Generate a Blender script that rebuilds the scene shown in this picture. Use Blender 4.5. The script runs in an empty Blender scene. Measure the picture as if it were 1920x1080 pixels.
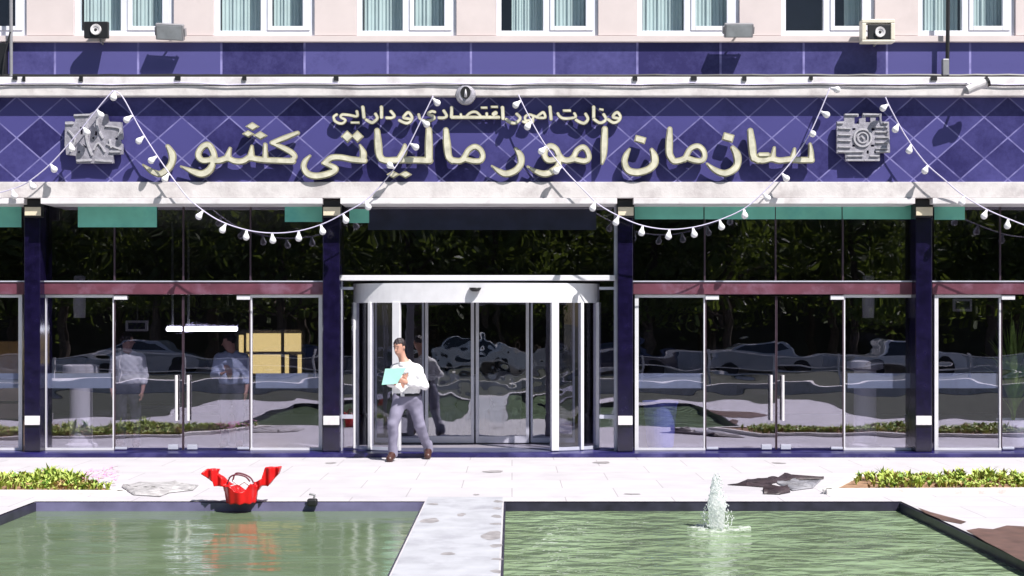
import bpy, bmesh, math, random
import numpy as np
from mathutils import Vector, Matrix
R = math.radians
random.seed(7); np.random.seed(7)
S = bpy.context.scene
COL = S.collection

# ------------------------------------------------------------------ camera, sky, sun, exposure
F = 2520.0                       # focal length in photo pixels (1920 wide)
CZ = 2.0                         # camera height
HOR = 600.0                      # photo row of the horizon
cam_d = bpy.data.cameras.new("camera"); cam = bpy.data.objects.new("camera", cam_d); COL.objects.link(cam)
cam.location = (0, 0, CZ); cam.rotation_euler = (R(90), 0, 0)
cam_d.sensor_width = 36.0; cam_d.lens = 36.0 * F / 1920.0
cam_d.shift_y = (HOR - 540.0) / 1920.0
cam_d.clip_end = 2000
S.camera = cam

SUN_EL, SUN_AZ = R(54), R(44)    # azimuth measured from the facade normal towards +X
sd = Vector((math.sin(SUN_AZ) * math.cos(SUN_EL), -math.cos(SUN_AZ) * math.cos(SUN_EL), math.sin(SUN_EL)))
w = bpy.data.worlds.new("World"); S.world = w; w.use_nodes = True
nt = w.node_tree
sky = nt.nodes.new("ShaderNodeTexSky"); sky.sky_type = 'NISHITA'; sky.sun_disc = False
sky.sun_elevation = SUN_EL; sky.sun_rotation = math.atan2(sd.x, sd.y)
bg = nt.nodes["Background"]; bg.inputs[1].default_value = 0.06
nt.links.new(sky.outputs[0], bg.inputs[0])
sl = bpy.data.lights.new("sun", 'SUN'); sl.energy = 5.0; sl.angle = R(0.5); sl.color = (1.0, 0.95, 0.9)
so = bpy.data.objects.new("sun", sl); COL.objects.link(so)
so.rotation_euler = sd.to_track_quat('Z', 'Y').to_euler()
S.view_settings.view_transform = 'Standard'; S.view_settings.look = 'None'
S.view_settings.exposure = 0.65; S.view_settings.gamma = 1.0
S.cycles.use_denoising = True
S.cycles.max_bounces = 10; S.cycles.transparent_max_bounces = 16
S.cycles.caustics_reflective = False; S.cycles.caustics_refractive = False

# ------------------------------------------------------------------ helpers
def PX(px, Y): return (px - 960.0) * Y / F
def PZ(py, Y): return CZ + (HOR - py) * Y / F

class MB:
    def __init__(s): s.v = []; s.f = []; s.sm = False
    def add(s, vs, fs):
        o = len(s.v); s.v += [tuple(v) for v in vs]; s.f += [tuple(i + o for i in f) for f in fs]; return s
    def box(s, x0, x1, y0, y1, z0, z1):
        if x0 > x1: x0, x1 = x1, x0
        if z0 > z1: z0, z1 = z1, z0
        if y0 > y1: y0, y1 = y1, y0
        vs = [(x0,y0,z0),(x1,y0,z0),(x1,y1,z0),(x0,y1,z0),(x0,y0,z1),(x1,y0,z1),(x1,y1,z1),(x0,y1,z1)]
        return s.add(vs, [(0,3,2,1),(4,5,6,7),(0,1,5,4),(1,2,6,5),(2,3,7,6),(3,0,4,7)])
    def obox(s, c, ax, ay, az):            # oriented box, half-axis vectors
        c, ax, ay, az = map(Vector, (c, ax, ay, az)); vs = []
        for k in (-1, 1):
            for i, j in ((-1,-1),(1,-1),(1,1),(-1,1)): vs.append(c + ax*i + ay*j + az*k)
        return s.add(vs, [(0,3,2,1),(4,5,6,7),(0,1,5,4),(1,2,6,5),(2,3,7,6),(3,0,4,7)])
    def pbox(s, px0, px1, py0, py1, yf, yb):   # box measured on the facade plane at depth yf
        return s.box(PX(px0,yf), PX(px1,yf), yf, yb, PZ(py0,yf), PZ(py1,yf))
    def tube(s, pts, r, n=8, cap=True):
        pts = [Vector(p) for p in pts]; m = len(pts)
        rs = r if isinstance(r, (list, tuple)) else [r]*m
        t0 = (pts[1]-pts[0]).normalized(); up = Vector((0,0,1)) if abs(t0.z) < .9 else Vector((1,0,0))
        a = t0.cross(up).normalized(); vs = []
        for i, p in enumerate(pts):
            t = (pts[min(i+1,m-1)] - pts[max(i-1,0)]).normalized()
            a = (a - t*a.dot(t)).normalized(); b = t.cross(a)
            for k in range(n):
                an = 2*math.pi*k/n; vs.append(p + (a*math.cos(an) + b*math.sin(an))*rs[i])
        fs = [(i*n+k, i*n+(k+1)%n, (i+1)*n+(k+1)%n, (i+1)*n+k) for i in range(m-1) for k in range(n)]
        if cap: fs += [tuple(range(n))[::-1], tuple(range((m-1)*n, m*n))]
        return s.add(vs, fs)
    def lathe(s, prof, n=24, c=(0,0,0), axis='Z'):
        vs = []
        for r, z in prof:
            for k in range(n):
                an = 2*math.pi*k/n; x, y = r*math.cos(an), r*math.sin(an)
                vs.append((c[0]+x, c[1]+y, c[2]+z) if axis == 'Z' else (c[0]+x, c[1]+z, c[2]+y))
        m = len(prof)
        fs = [(i*n+k, i*n+(k+1)%n, (i+1)*n+(k+1)%n, (i+1)*n+k) for i in range(m-1) for k in range(n)]
        if prof[0][0] > 1e-6: fs.append(tuple(range(n))[::-1])
        if prof[-1][0] > 1e-6: fs.append(tuple(range((m-1)*n, m*n)))
        return s.add(vs, fs)
    def build(s, name, mat, parent=None, base=None, smooth=False, bevel=0.0, fix=True):
        me = bpy.data.meshes.new(name)
        b = Vector(base) if base is not None else Vector((0,0,0))
        if parent is not None: b = b + parent_base(parent)
        me.from_pydata([tuple(Vector(v) - b) for v in s.v], [], s.f)
        if fix:
            bm = bmesh.new(); bm.from_mesh(me); bmesh.ops.recalc_face_normals(bm, faces=bm.faces); bm.to_mesh(me); bm.free()
        if smooth:
            me.polygons.foreach_set("use_smooth", [True]*len(me.polygons))
        me.materials.append(mat)
        o = bpy.data.objects.new(name, me); COL.objects.link(o)
        if parent is not None:
            o.parent = parent
            if base is not None: o.location = base
        elif base is not None: o.location = base
        if bevel:
            md = o.modifiers.new("bevel", 'BEVEL'); md.width = bevel; md.segments = 2; md.limit_method = 'ANGLE'
        return o
def parent_base(p):
    v = Vector((0,0,0))
    while p is not None: v = v + p.location; p = p.parent
    return v
def tag(o, label=None, cat=None, group=None, kind=None):
    if label: o["label"] = label
    if cat: o["category"] = cat
    if group: o["group"] = group
    if kind: o["kind"] = kind
    return o
def thing(name, label, cat, loc=(0,0,0), group=None):
    o = bpy.data.objects.new(name, None); COL.objects.link(o); o.location = loc; o.empty_display_size = .1
    return tag(o, label, cat, group)
    o = bpy.data.objects.new(name, None); COL.objects.link(o); o.parent = parent; o.empty_display_size = .1; return o

# ------------------------------------------------------------------ materials
def mat(name, col, rough=.6, metal=0, spec=.5, var=.12, scale=6.0, bump=0.0, bscale=40.0, dirt=None, dscale=1.3, dlo=.55, dhi=.75, coat=0):
    m = bpy.data.materials.new(name); m.use_nodes = True; n = m.node_tree.nodes; l = m.node_tree.links
    p = n["Principled BSDF"]; p.inputs["Roughness"].default_value = rough; p.inputs["Metallic"].default_value = metal
    p.inputs["Specular IOR Level"].default_value = spec
    if coat: p.inputs["Coat Weight"].default_value = coat
    tc = n.new("ShaderNodeTexCoord"); no = n.new("ShaderNodeTexNoise"); no.inputs["Scale"].default_value = scale
    no.inputs["Detail"].default_value = 6
    l.new(tc.outputs["Object"], no.inputs["Vector"])
    cr = n.new("ShaderNodeValToRGB"); e = cr.color_ramp.elements
    e[0].position = .3; e[1].position = .7
    e[0].color = tuple(max(0, c*(1-var)) for c in col) + (1,); e[1].color = tuple(min(1, c*(1+var)) for c in col) + (1,)
    l.new(no.outputs["Fac"], cr.inputs[0]); out = cr.outputs[0]
    if dirt:
        n2 = n.new("ShaderNodeTexNoise"); n2.inputs["Scale"].default_value = dscale; n2.inputs["Detail"].default_value = 8
        n2.inputs["Roughness"].default_value = .65
        l.new(tc.outputs["Object"], n2.inputs["Vector"])
        mr = n.new("ShaderNodeMapRange"); mr.inputs[1].default_value = dlo; mr.inputs[2].default_value = dhi
        l.new(n2.outputs["Fac"], mr.inputs[0])
        mx = n.new("ShaderNodeMix"); mx.data_type = 'RGBA'; l.new(mr.outputs[0], mx.inputs[0]); l.new(out, mx.inputs[6])
        mx.inputs[7].default_value = tuple(dirt) + (1,); out = mx.outputs[2]
    l.new(out, p.inputs["Base Color"])
    if bump:
        nb = n.new("ShaderNodeTexNoise"); nb.inputs["Scale"].default_value = bscale; nb.inputs["Detail"].default_value = 4
        l.new(tc.outputs["Object"], nb.inputs["Vector"])
        b = n.new("ShaderNodeBump"); b.inputs["Strength"].default_value = bump; b.inputs["Distance"].default_value = .02
        l.new(nb.outputs["Fac"], b.inputs["Height"]); l.new(b.outputs[0], p.inputs["Normal"])
    return m
def emit(name, col, st):
    m = mat(name, tuple(min(1, c) for c in col), .5, var=.05); p = m.node_tree.nodes["Principled BSDF"]
    p.inputs["Emission Color"].default_value = tuple(col) + (1,); p.inputs["Emission Strength"].default_value = st; return m
def glass(name, tint, refl, wav=.03, wscale=1.2, rough=0.0, rtint=(1,1,1), st=(1,1,1)):
    m = bpy.data.materials.new(name); m.use_nodes = True; n = m.node_tree.nodes; l = m.node_tree.links
    n.remove(n["Principled BSDF"]); out = n["Material Output"]
    t = n.new("ShaderNodeBsdfTransparent"); t.inputs[0].default_value = tuple(tint) + (1,)
    g = n.new("ShaderNodeBsdfGlossy"); g.inputs["Roughness"].default_value = rough; g.inputs[0].default_value = tuple(rtint) + (1,)
    lw = n.new("ShaderNodeLayerWeight"); lw.inputs[0].default_value = .5
    pw = n.new("ShaderNodeMath"); pw.operation = 'POWER'; pw.inputs[1].default_value = 5.0; l.new(lw.outputs["Facing"], pw.inputs[0])
    mr = n.new("ShaderNodeMapRange"); mr.inputs[3].default_value = refl; mr.inputs[4].default_value = 1.0
    l.new(pw.outputs[0], mr.inputs[0])
    mx = n.new("ShaderNodeMixShader"); l.new(mr.outputs[0], mx.inputs[0]); l.new(t.outputs[0], mx.inputs[1]); l.new(g.outputs[0], mx.inputs[2])
    tc = n.new("ShaderNodeTexCoord"); oi = n.new("ShaderNodeObjectInfo"); va = n.new("ShaderNodeVectorMath"); va.operation = 'ADD'
    sc = n.new("ShaderNodeVectorMath"); sc.operation = 'SCALE'; sc.inputs[3].default_value = 37.0
    cb = n.new("ShaderNodeCombineXYZ"); l.new(oi.outputs["Random"], cb.inputs[0]); l.new(oi.outputs["Random"], cb.inputs[2])
    l.new(cb.outputs[0], sc.inputs[0]); l.new(tc.outputs["Object"], va.inputs[0]); l.new(sc.outputs[0], va.inputs[1])
    no = n.new("ShaderNodeTexNoise"); no.inputs["Scale"].default_value = wscale; no.inputs["Detail"].default_value = 1.0
    mp = n.new("ShaderNodeMapping"); mp.inputs["Scale"].default_value = st; l.new(va.outputs[0], mp.inputs[0]); l.new(mp.outputs[0], no.inputs["Vector"])
    b = n.new("ShaderNodeBump"); b.inputs["Strength"].default_value = 1.0; b.inputs["Distance"].default_value = wav
    l.new(no.outputs["Fac"], b.inputs["Height"]); l.new(b.outputs[0], g.inputs["Normal"])
    l.new(mx.outputs[0], out.inputs[0]); return m

M = {}
M['wall'] = mat("pale_render", (.64,.565,.56), .85, var=.04, scale=3, dirt=(.52,.45,.44), dlo=.6, dhi=.9, bump=.1, bscale=120)
M['white'] = mat("white_paint", (.72,.70,.72), .55, var=.06, scale=4, dirt=(.46,.43,.43), dscale=2.2, dlo=.5, dhi=.75, bump=.05)
M['ledge'] = mat("weathered_ledge", (.64,.61,.61), .75, var=.08, scale=5, dirt=(.36,.32,.33), dscale=1.9, dlo=.48, dhi=.75, bump=.15)
M['upvc'] = mat("white_window_plastic", (.74,.76,.84), .35, var=.03)
M['alu'] = mat("pale_aluminium", (.58,.6,.70), .35, metal=.25, var=.06)
M['bright_alu'] = mat("bright_aluminium", (.74,.74,.78), .3, metal=.1, var=.05)
M['steel'] = mat("brushed_steel", (.75,.75,.75), .25, metal=.9, var=.05)
M['stone'] = mat("dark_blue_stone", (.007,.005,.026), .14, var=.35, scale=9, spec=.6)
M['step'] = mat("blue_step_tile", (.013,.010,.085), .3, var=.35, scale=3, dirt=(.07,.065,.2), dlo=.5, dhi=.7)
M['black'] = mat("black_plastic", (.012,.012,.014), .45, var=.2)
M['cream'] = mat("cream_plate", (.72,.64,.48), .5, var=.06)
M['maroon'] = mat("maroon_metal", (.13,.042,.065), .4, var=.2, scale=5, dirt=(.20,.10,.15), dscale=3, dlo=.5, dhi=.7)
M['mullion'] = mat("dark_bronze_metal", (.055,.035,.05), .35, var=.2)
M['letter'] = mat("shaded_brass_letter", (.46,.43,.29), .38, metal=.45, var=.12, scale=7)
M['letter_face'] = mat('lit_brass_face', (.68,.655,.52), .4, metal=.2, var=.2, scale=9)  # paler face over darker rim of one brass paints in bevel shading
M['silver'] = mat("dull_silver_relief", (.33,.32,.37), .5, metal=.25, var=.25, scale=16, bump=.3, bscale=60)
M['silver_hi'] = mat("pale_silver_relief", (.50,.49,.53), .45, metal=.25, var=.18, scale=18)
M['grey_lamp'] = mat("grey_lamp_glass", (.36,.38,.4), .3, var=.12, scale=10)
M['greymetal'] = mat("grey_metal", (.28,.28,.3), .45, metal=.3, var=.1)
M['bulb'] = mat("white_bulb", (.82,.82,.85), .2, var=.03)
M['cable'] = mat("pale_cable", (.58,.55,.72), .5, var=.08)
M['teal'] = mat("teal_film", (.18,.56,.46), .45, var=.14, scale=2.5, dirt=(.10,.42,.40), dlo=.5, dhi=.72)
M['darkpanel'] = mat("dark_panel", (.02,.021,.025), .4, var=.3, scale=3)
M['navy'] = mat("navy_strip", (.012,.014,.035), .35, var=.3, scale=4)
M['floor'] = mat("lobby_floor", (.30,.28,.33), .3, var=.15, scale=2)
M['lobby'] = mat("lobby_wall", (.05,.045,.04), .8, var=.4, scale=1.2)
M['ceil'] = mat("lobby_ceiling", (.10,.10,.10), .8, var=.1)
M['frost'] = mat("frosted_film", (.40,.47,.58), .5, var=.12, scale=3)
M['curtain'] = mat("teal_grey_curtain", (.47,.56,.57), .8, var=.06, scale=3)
M['darkroom'] = mat("dark_room", (.02,.022,.05), .8)
M['soil'] = mat("dry_soil", (.30,.18,.11), .95, var=.3, scale=12, bump=.5)
M['red'] = mat("red_plastic", (.62,.008,.010), .38, var=.2, scale=7, bump=.15, bscale=25)
M['dkred'] = mat("dark_red_wire", (.12,.012,.03), .5)
M['skin'] = mat("skin", (.52,.28,.21), .5, var=.08)
M['shirt'] = mat("white_cotton", (.78,.78,.80), .8, var=.04, bump=.25, bscale=14)
M['trouser'] = mat("grey_trouser_cloth", (.20,.19,.27), .8, var=.12, scale=5, bump=.3, bscale=11)
M['blueshirt'] = mat('pale_blue_cotton', (.50,.56,.72), .8, var=.05)
M['darkcloth'] = mat('dark_trouser_cloth', (.05,.05,.075), .8, var=.15)
M['hair'] = mat("dark_hair", (.022,.014,.018), .5, var=.4, scale=30, bump=.5, bscale=60)
M['leather'] = mat("brown_leather", (.055,.022,.018), .4, var=.2)
M['belt'] = mat("black_leather", (.012,.012,.016), .4)
M['paper'] = mat("mint_paper", (.42,.80,.70), .7, var=.03)
M['bluebin'] = mat("blue_plastic", (.20,.24,.72), .4, var=.08)
M['yellow'] = emit("emissive_yellow", (.95,.72,.28), .85)  # even yellow with its own emission
M['tube_light'] = emit("white_tube_light", (.95,.97,1.0), 8.0)
M['orange'] = mat("orange_wood", (.60,.34,.09), .5, var=.15, scale=4)
M['pottery'] = mat("pale_pot", (.62,.66,.72), .5)
M['plantleaf'] = mat("leaf_green", (.12,.26,.03), .55, var=.35, scale=20)
M['leafbright'] = mat("young_leaf_green", (.36,.45,.09), .55, var=.4, scale=9)
M['leafyellow'] = mat("yellow_green_leaf", (.55,.52,.17), .55, var=.3, scale=9)
M['pinkpetal'] = mat("pink_petal", (.75,.32,.55), .6)
M['palmleaf'] = mat('palm_leaf_green', (.34,.52,.10), .5, var=.35, scale=9)
M['treeleaf'] = mat("tree_leaf", (.10,.145,.035), .5, var=.6, scale=1.4)
_n = M["treeleaf"].node_tree.nodes; _l = M["treeleaf"].node_tree.links; _tr = _n.new("ShaderNodeBsdfTranslucent"); _tr.inputs[0].default_value = (.16,.22,.03,1)
_mx = _n.new("ShaderNodeMixShader"); _mx.inputs[0].default_value = .45; _l.new(_n["Principled BSDF"].outputs[0], _mx.inputs[1]); _l.new(_tr.outputs[0], _mx.inputs[2]); _l.new(_mx.outputs[0], _n["Material Output"].inputs[0])
M['bark'] = mat("tree_bark", (.10,.075,.055), .9, var=.3, scale=8, bump=.5)
M['asphalt'] = mat("asphalt", (.055,.055,.06), .9, var=.2, scale=30)
M['kerb'] = mat("pale_kerb_stone", (.66,.64,.62), .8, var=.1, scale=8, dirt=(.40,.33,.30), dscale=3, dlo=.55, dhi=.75)
M['stain'] = mat("damp_stain", (.28,.265,.275), .55, var=.3, scale=8)
M['brownstain'] = mat("brown_damp_stone", (.13,.075,.06), .4, var=.35, scale=6)
M['greyslab'] = mat("rough_grey_stone", (.36,.35,.36), .85, var=.35, scale=9, bump=.8, bscale=18)
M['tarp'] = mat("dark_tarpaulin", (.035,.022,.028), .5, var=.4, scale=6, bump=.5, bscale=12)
M['greytarp'] = mat("grey_sheet_plastic", (.24,.24,.27), .5, var=.3, scale=9, bump=.5, bscale=14)
M['pooltile'] = mat("dark_pool_tile", (.03,.028,.05), .35, var=.4, scale=6)
M['poolblue'] = mat("blue_grey_pool_edge", (.15,.14,.26), .5, var=.3, scale=3)
M['carpaint'] = mat("white_car_paint", (.75,.75,.78), .2, coat=.6, var=.02)
M['carglass'] = mat("dark_car_glass", (.01,.012,.015), .05, spec=.8)
M['tyre'] = mat("tyre_rubber", (.015,.015,.015), .8)
G = {}
G['pane'] = glass("shop_glass", (.90,.90,.96), .26, .0022, 1.6, rtint=(.90,.87,1.0), st=(.6,1,1.6))
G['transom'] = glass("dark_transom_glass", (.60,.60,.66), .15, .003, 1.5, rtint=(.88,.85,1.0))
G['curved'] = glass("curved_door_glass", (.80,.80,.86), .05, .001, 1.2)
G['leaf'] = glass("door_leaf_glass", (.86,.87,.9), .22, .0035, 3.0, rtint=(.93,.92,1.0))
G['window'] = glass("window_glass", (.97,.99,.99), .03, .001, 1.5)

# diamond-tiled blue stone of the sign panel, and the vertical jointed band above it
def tile_material(name, col, grout, diamond):
    m = bpy.data.materials.new(name); m.use_nodes = True; n = m.node_tree.nodes; l = m.node_tree.links
    p = n["Principled BSDF"]; tc = n.new("ShaderNodeTexCoord"); sp = n.new("ShaderNodeSeparateXYZ")
    l.new(tc.outputs["Object"], sp.inputs[0])
    def mth(op, a, b=None, c=None):
        q = n.new("ShaderNodeMath"); q.operation = op
        for i, v in enumerate((a, b, c)):
            if v is None: continue
            if isinstance(v, (int, float)): q.inputs[i].default_value = v
            else: l.new(v, q.inputs[i])
        return q.outputs[0]
    no = n.new("ShaderNodeTexNoise"); no.inputs["Scale"].default_value = 2.3; no.inputs["Detail"].default_value = 9; no.inputs["Roughness"].default_value = .62
    l.new(tc.outputs["Object"], no.inputs["Vector"])
    if diamond:
        Y = 19.56; x0 = PX(1226, Y); z0 = PZ(220, Y); a = 88.5*Y/F; b = 77.0*Y/F
        xx = mth('DIVIDE', mth('SUBTRACT', sp.outputs[0], x0), a); zz = mth('DIVIDE', mth('SUBTRACT', sp.outputs[2], z0), b)
        u = mth('ADD', xx, zz); v = mth('SUBTRACT', xx, zz); hw = .022
    else:
        Y = 19.6; xx = mth('DIVIDE', mth('SUBTRACT', sp.outputs[0], PX(103, Y)), 156.0*Y/F); u = xx; v = mth('ADD', mth('MULTIPLY', sp.outputs[2], .001), .5); hw = .013
    def line(t):
        f = mth('FRACT', t); d = mth('MINIMUM', f, mth('SUBTRACT', 1.0, f)); return mth('LESS_THAN', d, hw)
    g = mth('MAXIMUM', line(u), line(v))
    cb = n.new("ShaderNodeCombineXYZ"); l.new(mth('FLOOR', u), cb.inputs[0]); l.new(mth('FLOOR', v), cb.inputs[1])
    wn = n.new("ShaderNodeTexWhiteNoise"); wn.noise_dimensions = '2D'; l.new(cb.outputs[0], wn.inputs["Vector"])
    nf = n.new("ShaderNodeTexNoise"); nf.inputs["Scale"].default_value = 17.0; nf.inputs["Detail"].default_value = 6; nf.inputs["Roughness"].default_value = .7
    l.new(tc.outputs["Object"], nf.inputs["Vector"])
    chip = mth('MULTIPLY', mth('GREATER_THAN', wn.outputs["Value"], .955), .5)
    val = mth('ADD', mth('ADD', mth('MULTIPLY', mth('SUBTRACT', nf.outputs["Fac"], .5), .55), chip), mth('MULTIPLY', no.outputs["Fac"], .9))
    val = mth('ADD', val, mth('MULTIPLY', wn.outputs["Value"], .85))
    cr = n.new("ShaderNodeValToRGB"); e = cr.color_ramp.elements
    e[0].position = .45; e[1].position = 1.2
    e[0].color = tuple(c*.62 for c in col) + (1,); e[1].color = (col[0]*1.65, col[1]*1.75, col[2]*1.35, 1)
    l.new(val, cr.inputs[0])
    mx = n.new("ShaderNodeMix"); mx.data_type = 'RGBA'
    # grout wears unevenly
    n3 = n.new("ShaderNodeTexNoise"); n3.inputs["Scale"].default_value = 5.0; l.new(tc.outputs["Object"], n3.inputs["Vector"])
    mr = n.new("ShaderNodeMapRange"); mr.inputs[1].default_value = .3; mr.inputs[2].default_value = .6; mr.inputs[3].default_value = .3
    l.new(n3.outputs["Fac"], mr.inputs[0])
    l.new(mth('MULTIPLY', g, mr.outputs[0]), mx.inputs[0]); l.new(cr.outputs[0], mx.inputs[6]); mx.inputs[7].default_value = tuple(grout) + (1,)
    l.new(mx.outputs[2], p.inputs["Base Color"]); p.inputs["Roughness"].default_value = .3; p.inputs["Specular IOR Level"].default_value = .22
    return m
M['signtile'] = tile_material("blue_diamond_tile", (.043,.038,.165), (.21,.20,.43), True)
M['bandtile'] = tile_material("blue_band_tile", (.056,.050,.19), (.29,.27,.56), False)

def pavement_material():
    m = mat("pale_paving", (.49,.475,.50), .7, var=.06, scale=2.5, dirt=(.40,.38,.42), dscale=.9, dlo=.55, dhi=.8, bump=.06, bscale=60)
    n = m.node_tree.nodes; l = m.node_tree.links; p = n["Principled BSDF"]; src = p.inputs["Base Color"].links[0].from_socket
    tc = n.new("ShaderNodeTexCoord"); br = n.new("ShaderNodeTexBrick"); br.inputs["Scale"].default_value = 1.0
    br.inputs["Brick Width"].default_value = 1.2; br.inputs["Row Height"].default_value = .8; br.inputs["Mortar Size"].default_value = .006
    br.inputs["Color1"].default_value = (1,1,1,1); br.inputs["Color2"].default_value = (.93,.93,.95,1); br.inputs["Mortar"].default_value = (.55,.52,.54,1)
    l.new(tc.outputs["Object"], br.inputs["Vector"])
    mx = n.new("ShaderNodeMix"); mx.data_type = 'RGBA'; mx.blend_type = 'MULTIPLY'; mx.inputs[0].default_value = .8
    l.new(src, mx.inputs[6]); l.new(br.outputs[0], mx.inputs[7]); l.new(mx.outputs[2], p.inputs["Base Color"]); return m
M['paving'] = pavement_material()

def water_material(name, deep, pale, stretch, strength, scale, lo, hi, ior_spec=.5, rough=.06):
    m = bpy.data.materials.new(name); m.use_nodes = True; n = m.node_tree.nodes; l = m.node_tree.links
    p = n["Principled BSDF"]; tc = n.new("ShaderNodeTexCoord"); mp = n.new("ShaderNodeMapping"); mp.inputs["Scale"].default_value = stretch
    l.new(tc.outputs["Object"], mp.inputs[0])
    no = n.new("ShaderNodeTexNoise"); no.inputs["Scale"].default_value = scale; no.inputs["Detail"].default_value = 2.5; no.inputs["Roughness"].default_value = .5; no.inputs["Distortion"].default_value = .25
    l.new(mp.outputs[0], no.inputs["Vector"])
    # cloudy, algae-green water body
    n2 = n.new("ShaderNodeTexNoise"); n2.inputs["Scale"].default_value = 1.1; n2.inputs["Detail"].default_value = 5
    l.new(tc.outputs["Object"], n2.inputs["Vector"])
    mr = n.new("ShaderNodeMapRange"); mr.inputs[1].default_value = lo; mr.inputs[2].default_value = hi; l.new(n2.outputs["Fac"], mr.inputs[0])
    mx = n.new("ShaderNodeMix"); mx.data_type = 'RGBA'; l.new(mr.outputs[0], mx.inputs[0])
    mx.inputs[6].default_value = tuple(deep) + (1,); mx.inputs[7].default_value = tuple(pale) + (1,)
    l.new(mx.outputs[2], p.inputs["Base Color"])
    p.inputs["Roughness"].default_value = rough; p.inputs["IOR"].default_value = 1.33; p.inputs["Specular IOR Level"].default_value = ior_spec
    b = n.new("ShaderNodeBump"); b.inputs["Strength"].default_value = 1.0; b.inputs["Distance"].default_value = strength
    l.new(no.outputs["Fac"], b.inputs["Height"]); l.new(b.outputs[0], p.inputs["Normal"]); return m
M['water_l'] = water_material("still_green_water", (.105,.15,.085), (.15,.20,.125), (.55, 1.5, 1), .018, 1.8, .3, .75, .32, .11)
M['water_r'] = water_material("rippled_green_water", (.135,.185,.105), (.23,.32,.19), (.75, 1.0, 1), .105, 3.6, .3, .7, .5)

# ------------------------------------------------------------------ ground, pools, paths
POOL_Y1, POOL_Y0 = 14.82, 7.6
LP = (-5.26, -0.96); RP = (-0.09, 4.29); WZ = -0.105
g = MB()
big = 400
def quad(mb, x0, x1, y0, y1, z): mb.add([(x0,y0,z),(x1,y0,z),(x1,y1,z),(x0,y1,z)], [(0,1,2,3)])
# paving with the two pool openings left out
quad(g, -60, LP[0], 6.2, 60, 0); quad(g, RP[1], 60, 6.2, 60, 0)
quad(g, LP[0], RP[1], POOL_Y1, 60, 0); quad(g, LP[0], RP[1], 6.2, POOL_Y0, 0)
quad(g, LP[1], RP[0], POOL_Y0, POOL_Y1, 0)
tag(g.build("pavement", M['paving']), "pale stone pavement between the glass front and the two pools", "pavement", kind="structure")
la = MB(); quad(la, -60, 60, -8.9, 6.2, -.01); quad(la, -60, -7.4, 6.3, 13.2, .006); quad(la, 7.4, 60, 6.3, 13.2, .006)
tag(la.build("dark_ground", mat("dark_reflected_ground", (.028,.034,.022), .95, var=.4, scale=3)), "unseen dark green ground added behind and beside the viewer to darken reflections", "dark_ground", kind="structure")  # unseen dark ground, added so the lower panes reflect something dark
gg = MB(); quad(gg, -big, big, -big, -9.12, -.12); quad(gg, -big, -60, -9.12, big, -.12); quad(gg, 60, big, -9.12, big, -.12); quad(gg, -60, 60, 60, big, -.12)
tag(gg.build("road", M['asphalt']), "grey asphalt road behind the viewer", "road", kind="structure")
kb = MB(); kb.box(-60, 60, -9.12, -8.9, -.15, .02); tag(kb.build("kerb", M['kerb'], bevel=.02), "long pale kerb along the road edge", "kerb", kind="structure")

def pool(name, label, x0, x1, edge, wm, wlabel):
    t = thing(name, label, "pool", ((x0+x1)/2, (POOL_Y0+POOL_Y1)/2, 0))
    b = MB(); d = .14
    b.box(x0-.004, x1+.004, POOL_Y1-.02, POOL_Y1+.2, -.5, -.012)
    b.build("far_edge", edge, t)
    b = MB(); b.box(x0-.2, x0+.02, POOL_Y0, POOL_Y1-.021, -.5, -.012); b.build("side_edge", M['pooltile'], t)
    b = MB(); b.box(x1-.02, x1+.2, POOL_Y0, POOL_Y1-.021, -.5, -.012); b.build("side_edge", M['pooltile'], t)
    b = MB(); b.box(x0-.2, x1+.2, POOL_Y0-.2, POOL_Y0+.02, -.5, -.014); b.build("near_edge", M['pooltile'], t)
    b = MB(); b.box(x0+.021, x1-.021, POOL_Y0+.021, POOL_Y1-.021, -.52, -.50); b.build("pool_floor", M['pooltile'], t)
    wa = MB(); quad(wa, x0+.021, x1-.021, POOL_Y0+.021, POOL_Y1-.021, WZ)
    tag(wa.build("water", wm), wlabel, "water", kind="structure")
    return t
pool("pool_basin", "dark edged rectangular pool with still green water, red ornament on its rim", LP[0], LP[1], M['poolblue'], M['water_l'], "still dull green water under the red ornament")
pool("pool_basin", "dark edged rectangular pool with rippled green water and a fountain jet", RP[0], RP[1], M['pooltile'], M['water_r'], "rippled pale green water around the fountain jet")

def GP(px, py, z=0.0):
    Y = F*(CZ - z)/(py - HOR); return Vector((PX(px, Y), Y, z))
def blob(mb, px, py, rw, rh, z=.004, n=22, rough=.25, seed=0):
    rnd = random.Random(seed); c = GP(px, py, z); s = F/c.y; rx = rw/s; ry = abs(GP(px, py-rh, z).y - c.y)
    ph = [rnd.uniform(0, 6.28) for _ in range(4)]; vs = []
    for k in range(n):
        a = 2*math.pi*k/n; q = 1 + rough*(.5*math.sin(2*a+ph[0]) + .35*math.sin(3*a+ph[1]) + .3*math.sin(5*a+ph[2]))
        vs.append((c.x + rx*q*math.cos(a), c.y + ry*q*math.sin(a), z))
    mb.add(vs, [tuple(range(n))])
st = MB(); i = 0
for px, py, rw, rh in [(925,884,17,2.2),(865,965,8,3),(840,1038,12,3),(893,927,5,1.3),(812,945,11,1.6),(1128,867,18,1.8),(1185,926,14,1.3),
                       (620,868,9,1.5),(1460,868,12,1.5)]:
    i += 1; blob(st, px, py, rw, rh, seed=i)
for px, py, rw, rh in [(934,940,9,2),(932,953,8,2.2),(931,968,9,3),(930,982,10,2),(922,1004,17,9),(930,1023,12,3),(932,1048,10,2),(930,1071,10,3),(806,976,16,5)]:
    i += 1; blob(st, px, py, rw, rh, seed=i)
tag(st.build("pavement_stain", M['stain']), "scattered damp grey stains on the pale paving and the strip between the pools", "stains", kind="structure")
st = MB()
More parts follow.
